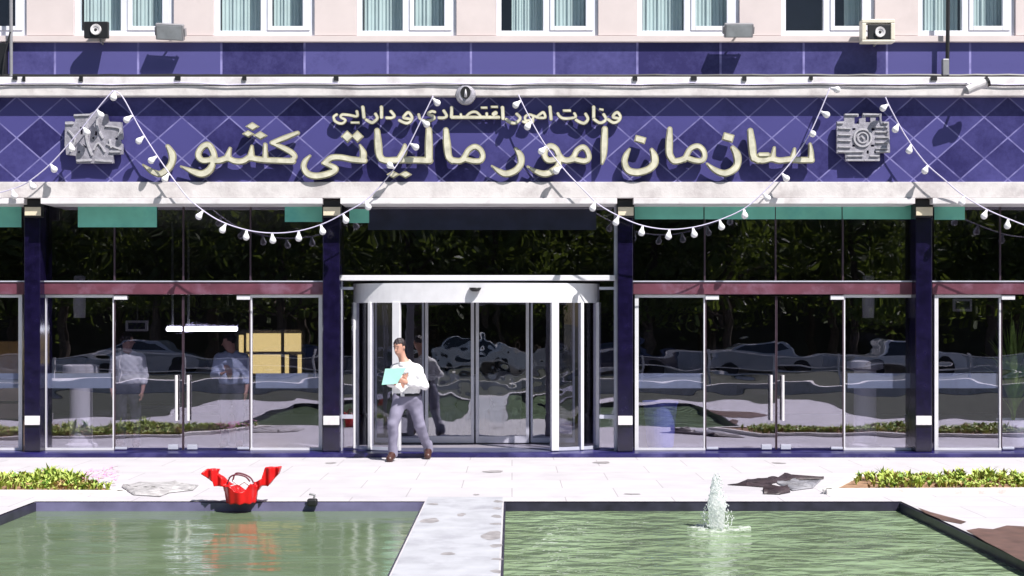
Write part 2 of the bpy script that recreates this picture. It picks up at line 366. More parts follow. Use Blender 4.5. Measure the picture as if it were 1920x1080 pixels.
st.add([GP(x, y, .005) for x, y in [(1812,994),(1835,990),(1862,992),(1888,985),(1940,988),(2010,1000),(2080,1040),(2040,1062),(1960,1066),(1935,1060),(1905,1046),(1880,1032),(1850,1017)]], [tuple(range(13))])
st.add([GP(x, y, .005) for x, y in [(1722,952),(1745,960),(1790,972),(1812,978),(1802,982),(1770,976),(1735,962)]], [tuple(range(7))])
tag(st.build("wet_patch", M['brownstain']), "dark brown wet patch on paving beside the right pool", "stain", kind="structure")
# worn strip between the pools
ws = MB(); quad(ws, LP[1]+.015, RP[0]-.015, POOL_Y0, POOL_Y1+.35, .003)
M['strip'] = mat("grey_white_strip", (.40,.41,.45), .7, var=.10, scale=4, dirt=(.27,.27,.31), dscale=2.2, dlo=.5, dhi=.75)
tag(ws.build("path", M['strip']), "grey white stone strip running between the two pools", "path", kind="structure")

# ------------------------------------------------------------------ the office building
B = thing("office_building", "pale office building with blue tiled sign band and dark glass ground floor", "building", (0, 20, 0))
XL, XR = -11.4, 11.4
FL = .06                          # lobby floor level
ST_Y = 19.53
b = MB(); b.box(XL, XR, ST_Y, 20.4, 0.0, FL); b.build("entrance_step", M['step'], B, bevel=.008)
b = MB(); b.box(XL, XR, 20.4, 27.6, -.1, FL-.003); b.build("lobby_floor", M['floor'], B)
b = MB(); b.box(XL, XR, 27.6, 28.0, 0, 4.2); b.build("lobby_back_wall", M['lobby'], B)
for x in (XL, XR):
    s = 1 if x > 0 else -1
    b = MB(); b.box(x, x+s*.3, 19.62, 28, 0, 9.2); b.build("side_wall", M['wall'], B)
zc = PZ(383, 19.9)
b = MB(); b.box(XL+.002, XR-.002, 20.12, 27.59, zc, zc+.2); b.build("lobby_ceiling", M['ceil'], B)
b = MB(); b.box(XL, XR, 19.9, 28.0, 9.2, 9.4); b.build("roof", M['wall'], B)
b = MB(); b.box(XL, XR, 20.6, 20.7, zc+.21, 9.19); b.build("room_partition", M['darkroom'], B)

# lower white fascia with its lip
YF = 19.48
b = MB(); b.box(XL, XR, YF, 20.1, PZ(371, YF), PZ(341, YF)); b.build("fascia", M['ledge'], B, bevel=.006)
YLp = 19.45
segs = [(-600, 44), (76, 604), (638, 1157), (1188, 1716), (1749, 2500)]
for a, c in segs:
    b = MB(); x0 = max(XL, PX(a, YLp)); x1 = min(XR, PX(c, YLp))
    b.box(x0, x1, YLp, 20.05, PZ(382, YLp), PZ(371.3, YLp)); b.build("fascia_lip", M['white'], B, bevel=.004)
# sign panel
YS = 19.56
b = MB(); b.box(XL, XR, YS, 20.3, PZ(344, YS), PZ(176, YS)); b.build("sign_panel", M['signtile'], B, base=None)
# upper ledge in two tiers
b = MB(); b.box(XL, XR, 19.415, 20.2, PZ(179.5, 19.415), PZ(160.5, 19.415)); b.build("lower_ledge", M['ledge'], B, bevel=.006)
b = MB(); b.box(XL, XR, 19.40, 20.2, PZ(159, 19.40), PZ(144, 19.40)); b.build("upper_ledge", M['white'], B, bevel=.008)
# tile band
b = MB(); b.box(XL, XR, 19.6, 20.2, PZ(147, 19.6), PZ(76, 19.6)); b.build("tile_band", M['bandtile'], B)
# sill
b = MB(); b.box(XL, XR, 19.53, 20.2, PZ(78, 19.53), PZ(67, 19.53)); b.build("window_sill", M['wall'], B, bevel=.004)
# upper wall with window openings
YW = 19.585
wins = [(-130,50),(138,326),(400,590),(668,856),(930,1122),(1195,1387),(1465,1641),(1722,1905)]
wins = [(-650,-466),(-390,-206)] + wins + [(1990,2174),(2250,2434)]
zt, zb = PZ(-150, YW), PZ(66, YW)
b = MB(); edges = [XL] + [PX(p, YW) for wn_ in wins for p in wn_] + [XR]
for k in range(0, len(edges), 2):
    if edges[k+1] > edges[k]: b.box(edges[k], edges[k+1], YW, 20.2, zb, zt)
b.box(XL, XR, YW, 20.2, zt, 9.19)
b.build("upper_wall", M['wall'], B)

def window(px0, px1, mode):
    x0, x1 = PX(px0, YW)+.002, PX(px1, YW)-.002
    yf = YW + .05; t = .075
    zb2 = zb + .002; zt2 = zt - .002
    fr = MB(); fr.box(x0, x0+t, yf, yf+.09, zb2, zt2); fr.box(x1-t, x1, yf, yf+.09, zb2, zt2)
    fr.box(x0+t, x1-t, yf, yf+.09, zb2, zb2+t); fr.box(x0+t, x1-t, yf, yf+.09, zt2-t, zt2)
    xm = x0 + (x1-x0)*.5; fr.box(xm-.06, xm+.04, yf+.002, yf+.088, zb2+t, zt2-t)
    wroot = fr.build("window", M['upvc'], B, bevel=.006)
    sx0, sx1 = xm+.041, x1-t-.001; sz0 = zb2+t+.001; sz1 = zt2-t-.001; q = .065
    sa = MB(); sa.box(sx0, sx0+q, yf-.012, yf+.05, sz0, sz1); sa.box(sx1-q*1.6, sx1, yf-.012, yf+.05, sz0, sz1)
    sa.box(sx0+q, sx1-q*1.6, yf-.012, yf+.05, sz0, sz0+q); sa.box(sx0+q, sx1-q*1.6, yf-.012, yf+.05, sz1-q, sz1)
    sa.build("sash", M['upvc'], wroot, bevel=.006)
    pn = MB(); pn.box(x0+t, xm-.06, yf+.03, yf+.034, zb2+t, zt2-t); pn.build("pane", G['window'], wroot)
    pn = MB(); pn.box(sx0+q, sx1-q*1.6, yf+.02, yf+.024, sz0+q, sz1-q); pn.build("pane", G['window'], wroot)
    for (a, c, on) in ((x0+t, xm-.06, mode[0]), (xm+.04, x1-t, mode[1])):
        if not on: continue
        n = 60; vs = []; fs = []
        a2 = a + (c-a)*(0 if on >= 1 else (1-on)); c2 = c
        for k in range(n+1):
            x = a2 + (c2-a2)*k/n; y = yf+.2 + .011*math.sin(k*1.15 + px0) + .012*math.sin(k*.37 + px0)
            vs += [(x, y, zb+.01), (x, y, zt-.01)]
        for k in range(n): fs.append((2*k, 2*k+2, 2*k+3, 2*k+1))
        cu = MB(); cu.add(vs, fs); cu.build("curtain", M['curtain'], wroot, smooth=True, fix=False)
modes = [(1,1),(1,1),(0,0),(1,1),(1,.9),(1,1),(.75,1),(1,1),(0,.55),(1,1),(1,1),(1,1)]
for (a, c), md in zip(wins, modes): window(a, c, md)

# columns
YC = 19.74
cols = [(-535,-505),(45,75),(605,637),(1158,1187),(1717,1748),(2298,2328)]
for a, c in cols:
    b = MB(); b.box(PX(a,YC), PX(c,YC), YC, 20.15, FL, zc+.3); cr_ = b.build("column", M['stone'], B, bevel=.01)
    b = MB(); b.pbox(a-1, c+2, 407, 374, 19.6, YC-.001); b.build("capital", M['black'], cr_, bevel=.01)
    b = MB(); b.pbox(a+1, c+1, 404, 388, 19.58, 19.599); b.build("capital_plate", M['cream'], cr_, bevel=.004)
    b = MB(); b.pbox(a+1, c-1, 797, 780, 19.715, YC-.001); b.build("band_plate", M['white'], cr_, bevel=.004)

# ------------------------------------------------------------------ glass bays
YG = 20.0
def pane(name, parent, px0, px1, py0, py1, gm, y=YG):
    p_ = MB(); p_.pbox(px0, px1, py1, py0, y, y+.012); return p_.build(name, gm, parent)
def bay(x, doors=True, frame=True, trans=None, left_open=False):
    """x = five photo columns: outer, side/door, door/door, door/side, outer"""
    br = B
    x0, x1, x2, x3, x4 = x
    for i in range(4):
        pane("transom_pane", br, x[i]+1, x[i+1]-1, 384, 527, G['transom'], YG+.002*i)
    for q in (x1, x2, x3): b = MB(); b.pbox(q-2.0, q+1.0, 526, 384, YG-.012, YG+.03); b.build("transom_mullion", M['mullion'], br)
    b = MB(); b.pbox(x0-2, x4+2, 552, 529, 19.93, YG+.09); b.build("lintel_beam", M['maroon'], br, bevel=.008)
    b = MB(); b.pbox(x0-2, x4+2, 528.6, 526.3, 19.915, YG+.08); b.build("lintel_cap", M['alu'], br)
    zb_ = FL + .004
    def zp(py): return PZ(py, YG)
    for (a, c, outer) in ((x0, x1, 'l'), (x3, x4, 'r')):
        sg = MB()
        sg.box(PX(a+2,YG), PX(c-1,YG), YG, YG+.012, zb_, zp(553)); so_ = sg.build("side_light", G['pane'], br)
        f = MB(); yf0, yf1 = YG-.035, YG+.03
        xo = (PX(a+1,YG), PX(a+8,YG)) if outer == 'l' else (PX(c-8,YG), PX(c-1,YG))
        xi = (PX(c-3,YG), PX(c-.6,YG)) if outer == 'l' else (PX(a+.6,YG), PX(a+3,YG))
        f.box(xo[0], xo[1], yf0, yf1, zb_, zp(552.5)); f.box(xi[0], xi[1], yf0+.012, yf1, zb_, zp(558.5))
        xs = (xo[1], PX(c,YG)) if outer == 'l' else (PX(a,YG), xo[0])
        f.box(xs[0], xs[1], yf0, yf1, zp(558), zp(552.6)); f.box(xs[0], xs[1], yf0, yf1, zb_, zb_+.035)
        f.build("frame", M['bright_alu'], so_)
        fb = MB(); fb.box(PX(a+9,YG), PX(c-4,YG), YG+.016, YG+.02, zp(728), zp(700)); fb.build("frosted_band", M['frost'], so_)
    for (a, c, hp, hand) in ((x1, x2, x2-13, 'l'), (x2, x3, x2+9, 'r')):
        d = MB(); d.box(PX(a+1.5,YG), PX(c-1.5,YG), YG-.02, YG-.006, zb_+.012, zp(555)); do = d.build("glass_door", G['pane'], br)
        e = MB()
        for q in (a+.8, c-.8): e.box(PX(q-1.2,YG), PX(q+1.2,YG), YG-.024, YG-.002, zb_+.012, zp(556))
        e.build("door_edge", M['mullion'], do)
        h = MB(); hx = PX(hp+2, YG); h.tube([(hx, YG-.075, zp(788)), (hx, YG-.075, zp(703))], .022, 10)
        for q in (780, 712): h.tube([(hx, YG-.075, zp(q)), (hx, YG-.018, zp(q))], .012, 8)
        h.build("handle", M['white'], do, smooth=False)
        px_h = a if hand == 'l' else c
        hg = MB(); s_ = 1 if hand == 'l' else -1
        hg.box(PX(px_h, YG), PX(px_h+25*s_, YG), YG-.05, YG-.021, zp(562), zp(554)); hg.build("hinge", M['bright_alu'], do, bevel=.004)
        hg = MB(); hg.box(PX(px_h+2*s_, YG), PX(px_h+24*s_, YG), YG-.045, YG-.021, zb_+.014, zb_+.05); hg.build("pivot_shoe", M['alu'], do, bevel=.004)
        lk = MB(); lx = PX(x2-28 if hand == 'l' else x2+8, YG); lk.box(lx, lx+.15, YG-.045, YG-.021, zb_+.014, zb_+.085); lk.build("floor_lock", M['alu'], do, bevel=.004)
    return br
bl = bay((79, 215, 344, 470, 606))
brr = bay((1189, 1322, 1455, 1581, 1716))
bfl = bay((-500, -366, -233, -99, 44))
bfr = bay((1750, 1876, 2010, 2144, 2296))
def film(br, px0, px1, py0=378, py1=413):
    b = MB(); b.pbox(px0, px1, py1, max(py0, 379), YG-.022, YG-.014); b.build("teal_panel", M['teal'], br)
film(bl, 146, 294, 384, 426); film(bl, 534, 604, 380, 416)
for a, c in ((1190,1319),(1321,1453),(1455,1578),(1580,1712)): film(brr, a, c, 378, 411)
film(bfl, -60, 40, 384, 426); film(bfr, 1752, 1809, 378, 412)
def slab(br, name, px0, px1, py0, py1, m, y0=YG+.03, y1=YG+.06):
    b = MB(); b.pbox(px0, px1, py1, py0, y0, y1); return b.build(name, m, br)

# centre bay: transom, canopy beam, narrow side panels, curved automatic door
cb = B
for k, (a, c) in enumerate(((640,898),(898,1153))): pane("transom_pane", cb, a, c, 384, 515, G['transom'], YG+.003*k)
for q in ((1152,1156,384),(638,641,527)): b = MB(); b.pbox(q[0], q[1], 850, q[2], 19.93, YG+.03); b.build("edge_post", M['alu'], cb)
b = MB(); b.pbox(690, 1118, 431, 392, YG-.02, YG-.012); b.build("dark_film_strip", M['navy'], cb)
b = MB(); b.pbox(655, 692, 418, 392, YG-.03, YG-.021); b.build("teal_panel", M['teal'], cb)
b = MB(); b.pbox(637, 1154, 526, 516, 19.86, YG+.1); b.build("canopy_beam", M['bright_alu'], cb, bevel=.006)
for a, c in ((641, 662), (1124, 1152)):
    pane("narrow_pane", cb, a, c, 528, 848, G['pane'])
    b = MB(); b.pbox(a, c, 785, 778, 19.94, YG-.001); b.pbox(a, c, 543, 538, 19.94, YG-.001); b.build("cross_rail", M['alu'], cb)
CX, CY, RR, DE = PX(893, 20.2), 20.30, 1.86, .33   # DE flattens the drum into a shallow curve
zt_d = PZ(530, 19.58) ; zb_d = PZ(567, 19.58)
def arc_wall(mb, r0, r1, a0, a1, z0, z1, n):
    vs = []
    for k in range(n+1):
        a = a0 + (a1-a0)*k/n
        for r in (r0, r1):
            for z in (z0, z1): vs.append((CX + r*math.sin(a), CY - r*DE*math.cos(a), z))
    fs = []
    for k in range(n):
        o = 4*k
        fs += [(o, o+4, o+5, o+1), (o+2, o+3, o+7, o+6), (o+1, o+5, o+7, o+3), (o, o+2, o+6, o+4)]
    fs += [(0,1,3,2), (4*n, 4*n+2, 4*n+3, 4*n+1)]
    mb.add(vs, fs)
A0, A1 = -1.48, 1.48
b = MB(); arc_wall(b, RR-.05, RR, A0, A1, zb_d, zt_d, 40)
rv = b.build("automatic_door", M['bright_alu'], B)
b = MB(); n = 40
vs = [(CX, CY, zt_d-.01)] + [(CX+(RR-.052)*math.sin(A0+(A1-A0)*k/n), CY-(RR-.052)*DE*math.cos(A0+(A1-A0)*k/n), zt_d-.01) for k in range(n+1)]
b.add(vs, [(0, k+1, k+2) for k in range(n)]); b.build("drum_top", M['alu'], rv, fix=False)
sens = MB(); sx, sy = CX, CY-RR*DE; sens.lathe([(0,0),(.05,.0),(.075,.02),(.09,.055)], 20, (sx, sy-.03, PZ(546,19.5)))
sens.build("motion_sensor", M['black'], rv, smooth=True)
b = MB(); arc_wall(b, .02, RR+.02, -1.5, 1.5, FL+.001, FL+.012, 30); b.build("floor_disc", mat("grey_blue_floor", (.09,.095,.16), .35, var=.2, scale=3), rv)
AF = math.asin(1.18/RR)                       # front opening half angle
for sgn in (-1, 1):
    for a, wd, m_ in ((AF, .045, 'alu'), (1.02, .02, 'alu'), (1.44, .04, 'alu')):
        a *= sgn; c = Vector((CX+(RR-.025)*math.sin(a), CY-(RR-.025)*DE*math.cos(a), 0))
        t_ = Vector((math.cos(a), DE*math.sin(a), 0)).normalized()*(wd*1.25); n_ = Vector((t_.y, -t_.x, 0)).normalized()*.045
        b = MB(); zz0, zz1 = FL+.013, zb_d+.01
        b.obox((c.x, c.y, (zz0+zz1)/2), t_, n_, (0,0,(zz1-zz0)/2)); b.build("post", M['bright_alu'], rv, bevel=.005)
    for a0, a1 in ((AF+.035, 1.0), (1.04, 1.41)):
        b = MB(); arc_wall(b, RR-.03, RR-.022, a0*sgn, a1*sgn, FL+.05, zb_d+.005, 12); b.build("curved_pane", G['curved'], rv)
    b = MB(); arc_wall(b, RR-.045, RR-.007, (AF+.035)*sgn, 1.41*sgn, FL+.013, FL+.06, 16); b.build("bottom_rail", M['alu'], rv)
YD = 21.08
for sgn in (-1, 1):
    xs = CX + sgn*(RR-.03); b = MB(); b.box(xs-.005, xs+.005, CY-.02, YD+.03, FL+.05, zb_d+.005); b.build("side_pane", G['curved'], rv)
    b = MB(); b.box(xs-.02, xs+.02, CY-.02, YD+.03, zb_d+.006, zt_d); b.build("side_fascia", M['alu'], rv)
b = MB(); b.box(CX-RR+.055, CX+RR-.055, CY, YD+.1, zt_d-.03, zt_d-.012); b.build("porch_ceiling", M['alu'], rv)
def dz(py): return PZ(py, YD)
for a, c in ((797, 889), (892, 992)):
    lf = MB(); lf.box(PX(a+5,YD), PX(c-5,YD), YD, YD+.012, FL+.09, zb_d+.05); lo = lf.build("sliding_leaf", G['leaf'], rv)
    f = MB(); f.box(PX(a,YD), PX(a+6,YD), YD-.03, YD+.03, FL+.014, zb_d+.05); f.box(PX(c-6,YD), PX(c,YD), YD-.03, YD+.03, FL+.014, zb_d+.05)
    f.box(PX(a+6,YD), PX(c-6,YD), YD-.028, YD+.028, FL+.014, FL+.12); f.build("frame", M['bright_alu'], lo, bevel=.004) if False else f.build("leaf_frame", M['bright_alu'], rv, bevel=.004)
for a, c in ((702, 795), (995, 1078)):
    lf = MB(); lf.box(PX(a,YD), PX(c,YD), YD+.05, YD+.062, FL+.06, zb_d+.05); lf.build("fixed_pane", G['leaf'], rv)
    f = MB(); f.box(PX(a,YD), PX(a+4,YD), YD+.03, YD+.08, FL+.014, zb_d+.05); f.box(PX(c-4,YD), PX(c,YD), YD+.03, YD+.08, FL+.014, zb_d+.05)
    f.box(PX(a+4,YD), PX(c-4,YD), YD+.032, YD+.078, FL+.014, FL+.09); f.build("leaf_frame", M['alu'], rv)
b = MB(); b.box(PX(700,YD), PX(1082,YD), YD-.05, YD+.2, zb_d+.05, zb_d+.3); b.build("door_header", M['alu'], rv)

# ------------------------------------------------------------------ raised lettering (traced strokes, grown into solid letters)
def smooth_path(p, k=6):
    if len(p) < 3: return p
    q = [p[0]] + list(p) + [p[-1]]; out = []
    for i in range(1, len(q)-2):
        p0, p1, p2, p3 = q[i-1], q[i], q[i+1], q[i+2]
        for j in range(k):
            t = j/k; out.append(tuple(.5*((2*p1[d]) + (-p0[d]+p2[d])*t + (2*p0[d]-5*p1[d]+4*p2[d]-p3[d])*t*t + (-p0[d]+3*p1[d]-3*p2[d]+p3[d])*t**3) for d in range(len(p1))))
    out.append(tuple(p[-1])); return out
def field_strokes(strokes, X, Yy):
    f = np.full(X.shape, 1e3)
    for w_, pts in strokes:
        if len(pts[0]) == 2:
            m = len(pts); pts = [(x, y, w_) for x, y in pts]
        pts = smooth_path([tuple(map(float, p)) for p in pts])
        for (ax, ay, aw), (bx, by, bw) in zip(pts[:-1], pts[1:]):
            dx, dy = bx-ax, by-ay; L = dx*dx+dy*dy
            if L < 1e-9: continue
            t = np.clip(((X-ax)*dx + (Yy-ay)*dy)/L, 0, 1)
            d = np.hypot(X-ax-t*dx, Yy-ay-t*dy) - (aw+(bw-aw)*t)*.5
            f = np.minimum(f, d)
    return f
def field_poly(f, X, Yy, poly, op='add'):
    d = np.full(X.shape, 1e9); ins = np.zeros(X.shape, bool); n = len(poly)
    for i in range(n):
        ax, ay = poly[i]; bx, by = poly[(i+1) % n]; dx, dy = bx-ax, by-ay
        t = np.clip(((X-ax)*dx+(Yy-ay)*dy)/(dx*dx+dy*dy+1e-12), 0, 1)
        d = np.minimum(d, np.hypot(X-ax-t*dx, Yy-ay-t*dy))
        c = ((ay > Yy) != (by > Yy)); ins ^= c & (X < (bx-ax)*(Yy-ay)/((by-ay) if by != ay else 1e-12) + ax)
    d = np.where(ins, -d, d)
    return np.minimum(f, d) if op == 'add' else np.maximum(f, -d)
def relief(name, f, x0, y0, h, yf, thick, m, parent, edge=0.0):
    """marching squares over the field (negative = inside), front at depth yf, extruded back"""
    ny, nx = f.shape; mb = MB(); cache = {}
    def V(p):
        k = (round(p[0], 4), round(p[1], 4))
        if k not in cache:
            cache[k] = len(mb.v); X, Z = PX(x0+p[0]*h, yf), PZ(y0+p[1]*h, yf)
            mb.v.append((X, yf, Z)); mb.v.append((X, yf+thick, Z))
        return cache[k]
    act = np.argwhere((f[:-1,:-1] < 0) | (f[1:,:-1] < 0) | (f[:-1,1:] < 0) | (f[1:,1:] < 0))
    for j, i in act:
        cs = [(i,j),(i+1,j),(i+1,j+1),(i,j+1)]; vals = [f[c[1],c[0]] for c in cs]
        poly = []; cut = []
        for k in range(4):
            a, b_ = cs[k], cs[(k+1)%4]; va, vb = vals[k], vals[(k+1)%4]
            if va < 0: poly.append(a)
            if (va < 0) != (vb < 0):
                t = va/(va-vb); t = min(.98, max(.02, t)); p = (a[0]+(b_[0]-a[0])*t, a[1]+(b_[1]-a[1])*t); poly.append(p); cut.append((len(poly)-1, va < 0))
        if len(poly) < 3: continue
        idx = [V(p) for p in poly]
        mb.f.append(tuple(idx)); mb.f.append(tuple(q+1 for q in idx[::-1]))
        for k in range(len(cut)):
            if cut[k][1]:
                a = cut[k][0]; b_ = (a+1) % len(poly)
                mb.f.append((idx[a], idx[a]+1, idx[b_]+1, idx[b_]))
    return mb.build(name, m, parent, fix=True)
def dot(cx, cy, w_, h_, ang):
    a = R(ang); c, s = math.cos(a), math.sin(a)
    return [(cx+c*x-s*y, cy+s*x+c*y) for x, y in ((-w_/2,-h_/2),(w_/2,-h_/2),(w_/2,h_/2),(-w_/2,h_/2))]
def dia(cx, cy, w_, h_): return [(cx-w_/2, cy), (cx, cy-h_/2), (cx+w_/2, cy), (cx, cy+h_/2)]
def glyph(name, parent, strokes, polys, h, yf, thick):
    xs = [p[0] for _, s in strokes for p in s] + [p[0] for q in polys for p in q]; ys = [p[1] for _, s in strokes for p in s] + [p[1] for q in polys for p in q]
    x0, x1, y0, y1 = min(xs)-14, max(xs)+14, min(ys)-14, max(ys)+14
    X, Yy = np.meshgrid(np.arange(x0, x1, h), np.arange(y0, y1, h))
    f = field_strokes(strokes, X, Yy) if strokes else np.full(X.shape, 1e3)
    for q in polys: f = field_poly(f, X, Yy, q) - 0.0
    f = np.where(np.abs(f) < 1e-4, 1e-4, f)
    o = relief(name, f, x0, y0, h, yf, thick, M['letter'], parent)
    f2 = f + (2.1 if h > 1 else 1.1); f2 = np.where(np.abs(f2) < 1e-4, 1e-4, f2)
    relief("letter_face", f2, x0, y0, h, yf-.012, .0118, M['letter_face'], o); return o
big_text = [
 [[(14,[(1407,245,11),(1410,270,15),(1413,293,14),(1422,301,12)]),(12,[(1413,297),(1430,301),(1447,298),(1462,301),(1482,299),(1500,300),(1522,300)]),
   (9,[(1452,277,6),(1449,296,12)]),(10,[(1490,279,6),(1487,297,13)]),(8,[(1519,270,6),(1521,285,10),(1521,299,12)]),(9,[(1425,290),(1440,290)])],[]],
 [[(13,[(1374,277,9),(1382,290,15),(1383,306,14),(1376,318,14),(1359,325,13),(1341,319,11),(1326,307,5)])],[dot(1365.5,257.5,21,15,16)]],
 [[(13,[(1256,242,10),(1255,265,14),(1255,287,14),(1260,298,13)]),(12,[(1258,296),(1264,302),(1275,301),(1285,297)]),
   (11,[(1284,299),(1288,290),(1295,279),(1308,274),(1318,281),(1321,293),(1316,301),(1303,301),(1291,297)])],[]],
 [[(13,[(1180,280,6),(1174,291,11),(1171,303,12),(1175,316,13),(1184,322,14),(1199,323,14),(1217,317,14),(1227,306,15),(1227,293,14),(1222,281,8)])],[dot(1200.5,261.5,21,13,15)]],
 [[(13,[(1134,242,12),(1133,270,14),(1132,290,12),(1129,306,6)])],[]],
 [[(11,[(1070,299),(1076,293),(1082,282),(1093,276),(1101,283),(1104,296),(1097,302),(1083,300),(1074,297)]),(12,[(1074,299),(1062,301),(1052,298)]),
   (12,[(1056,300),(1048,291),(1042,279),(1032,274),(1023,281),(1021,292),(1027,300),(1037,300),(1048,296)]),
   (12,[(1048,294,12),(1047,310,13),(1039,319,14),(1023,326,13),(1006,322,10),(989,312,4)])],[]],
 [[(13,[(967,279,7),(976,293,14),(976,308,13),(966,320,13),(950,326,13),(937,322,11),(922,311,4)])],[]],
 [[(14,[(836,244,11),(838,270,15),(841,293,14),(848,301,13)]),(12,[(846,300),(860,302),(869,299)]),
   (11,[(867,300),(872,292),(879,281),(890,275),(900,280),(905,291),(901,301),(888,302),(875,299)])],[]],
 [[(15,[(804,243,12),(804,270,15),(804,296,15)]),(13,[(806,301),(775,300),(746,300),(725,301),(714,298)]),(12,[(759,272,7),(757,284,13),(750,297,14)]),
   (14,[(707,245,11),(709,272,15),(711,291,14),(717,299,13)])],[dia(737,327,26,15),dia(760,327,26,15)]],
 [[(12,[(675,272,5),(681,287,13),(680,299,12)]),(12,[(683,301),(660,299),(638,295),(621,296),(610,305)]),
   (11,[(606,306,8),(620,311,11),(629,317,12),(618,325,13),(594,330,13),(577,326,13),(569,314,11),(572,302,10),(581,292,5)])],[dia(651,256,25,24),dia(670,256,25,24)]],
 [[(11,[(558,249,8),(535,258,11),(510,268,10)]),(11,[(510,269,7),(530,277,11),(546,286,12),(552,294,11),(546,301,11)]),(12,[(549,302),(520,301),(496,300),(480,298),(467,295)]),
   (10,[(497,271,8),(497,298,11)]),(10,[(472,274,6),(470,295,15)]),(10,[(431,278,6),(426,296,14)]),(12,[(467,295),(455,302),(440,302),(426,297),(412,301),(400,301)]),
   (12,[(402,300),(399,285),(391,272),(381,274),(373,284),(372,294),(380,301),(394,300)]),
   (12,[(398,296,12),(398,308,12),(391,320,14),(378,326,14),(362,322,12),(339,312,4)])],[dia(473,237,27,17),dia(465,251,24,14),dia(488,254,28,17)]],
 [[(13,[(314,274,8),(322,289,14),(322,303,13),(315,316,13),(300,326,12),(284,321,11),(268,309,4)])],[]],
]
small_text = [
 [[(6.5,[(1140,224),(1150,230),(1159,227),(1163,219),(1158,211),(1152,214),(1150,220),(1159,222)])],[]],
 [[(6.5,[(1132,215),(1136,223),(1131,229),(1123,230),(1113,223)])],[dot(1127.5,205.5,9,5,10)]],
 [[(7,[(1113,201),(1113,220)])],[]],
 [[(6.5,[(1098,214),(1102,223),(1096,231),(1087,229),(1080,225)])],[]],
 [[(6,[(1077,213),(1079,219),(1069,222),(1056,222),(1049,218),(1046,213)])],[dot(1063,207.5,16,5.5,0)]],
 [[(7,[(1031,201),(1033,223)])],[]],
 [[(6,[(1006,220),(1013,214),(1019,211),(1022,220),(1012,221),(1006,220)]),(6,[(1008,220),(999,217),(992,215),(985,219),(986,226),(998,224),(1000,219)]),(6,[(999,222),(998,229),(990,231),(981,228)])],[]],
 [[(6.5,[(969,214),(975,221),(971,228),(963,231),(955,228),(949,224)])],[]],
 [[(7.5,[(942,202),(943,222)])],[]],
 [[(7,[(935,220),(900,220),(875,220),(847,220)]),(9,[(929,212),(926,214)]),(6,[(912.5,213),(912.5,220)]),(6,[(874,219),(880,213),(887,210),(894,211),(901,218)]),(6,[(864,214),(864,220)]),(7,[(847,202),(846,219)])],[dot(907.5,202,13,5,0),dot(927,200.5,14,5,0)]],
 [[(6.5,[(832,208),(837,217),(832,221),(823,221)])],[]],
 [[(6,[(815,210),(809,209),(803,214),(812,218),(814,222),(806,226),(795,226),(787,222),(785,215)])],[]],
 [[(6.5,[(749,226),(762,231),(770,227),(772,219),(766,211),(760,215),(757,221),(768,223)])],[]],
 [[(6.5,[(733,209),(739,217),(734,221),(725,221)])],[]],
 [[(7,[(715,201),(715,220)])],[]],
 [[(6.5,[(704,214),(707,222),(698,230),(687,225)])],[]],
 [[(7,[(680,201),(682,220)])],[]],
 [[(6,[(669,209),(669,218),(655,216),(642,215),(639,220),(647,225),(643,231),(635,231),(627,226),(626,219),(631,215)])],[dot(665.5,230,17,5,0)]],
]
t = thing("main_lettering", "large raised brass Persian lettering naming the organisation across the blue tiled sign", "lettering", (PX(900,19.45), 19.5, PZ(300,19.45)))
for s_, p_ in big_text: glyph("letter", t, s_, p_, 1.25, 19.43, .05)
t = thing("ministry_lettering", "small raised pale Persian lettering in one line above the large words", "lettering", (PX(900,19.48), 19.5, PZ(220,19.48)))
for s_, p_ in small_text: glyph("letter", t, s_, p_, .8, 19.47, .035)

# ------------------------------------------------------------------ emblems and round badge on the sign
def emblem(name, label, outline, cuts, strokes_hi, loc):
    t = thing(name, label, "emblem", (PX(loc[0],19.45), 19.5, PZ(loc[1],19.45)))
    xs = [p[0] for p in outline]; ys = [p[1] for p in outline]; x0, x1, y0, y1 = min(xs)-4, max(xs)+4, min(ys)-4, max(ys)+4; h = 1.0
    X, Yy = np.meshgrid(np.arange(x0, x1, h), np.arange(y0, y1, h)); f = field_poly(np.full(X.shape, 1e3), X, Yy, outline)
    for c in cuts: f = field_poly(f, X, Yy, c, 'sub')
    f = np.where(np.abs(f) < 1e-3, 1e-3, f); relief("plaque", f, x0, y0, h, 19.455, .05, M['silver'], t)
    f = field_strokes(strokes_hi, X, Yy); f = np.where(np.abs(f) < 1e-3, 1e-3, f)
    relief("raised_pattern", f, x0, y0, h, 19.435, .0198, M['silver_hi'], t); return t
def rect(a, b_, c, d): return [(a,b_),(c,b_),(c,d),(a,d)]
out_r = [(1583,213),(1610,213),(1610,222),(1616,222),(1618,212),(1653,213),(1653,228),(1667,228),(1669,286),(1650,287),(1650,302),(1586,302),(1585,287),(1569,287),(1569,228),(1583,227)]
circ = lambda cx, cy, r, n=22: [(cx+r*math.cos(2*math.pi*k/n), cy+r*math.sin(2*math.pi*k/n)) for k in range(n+1)]
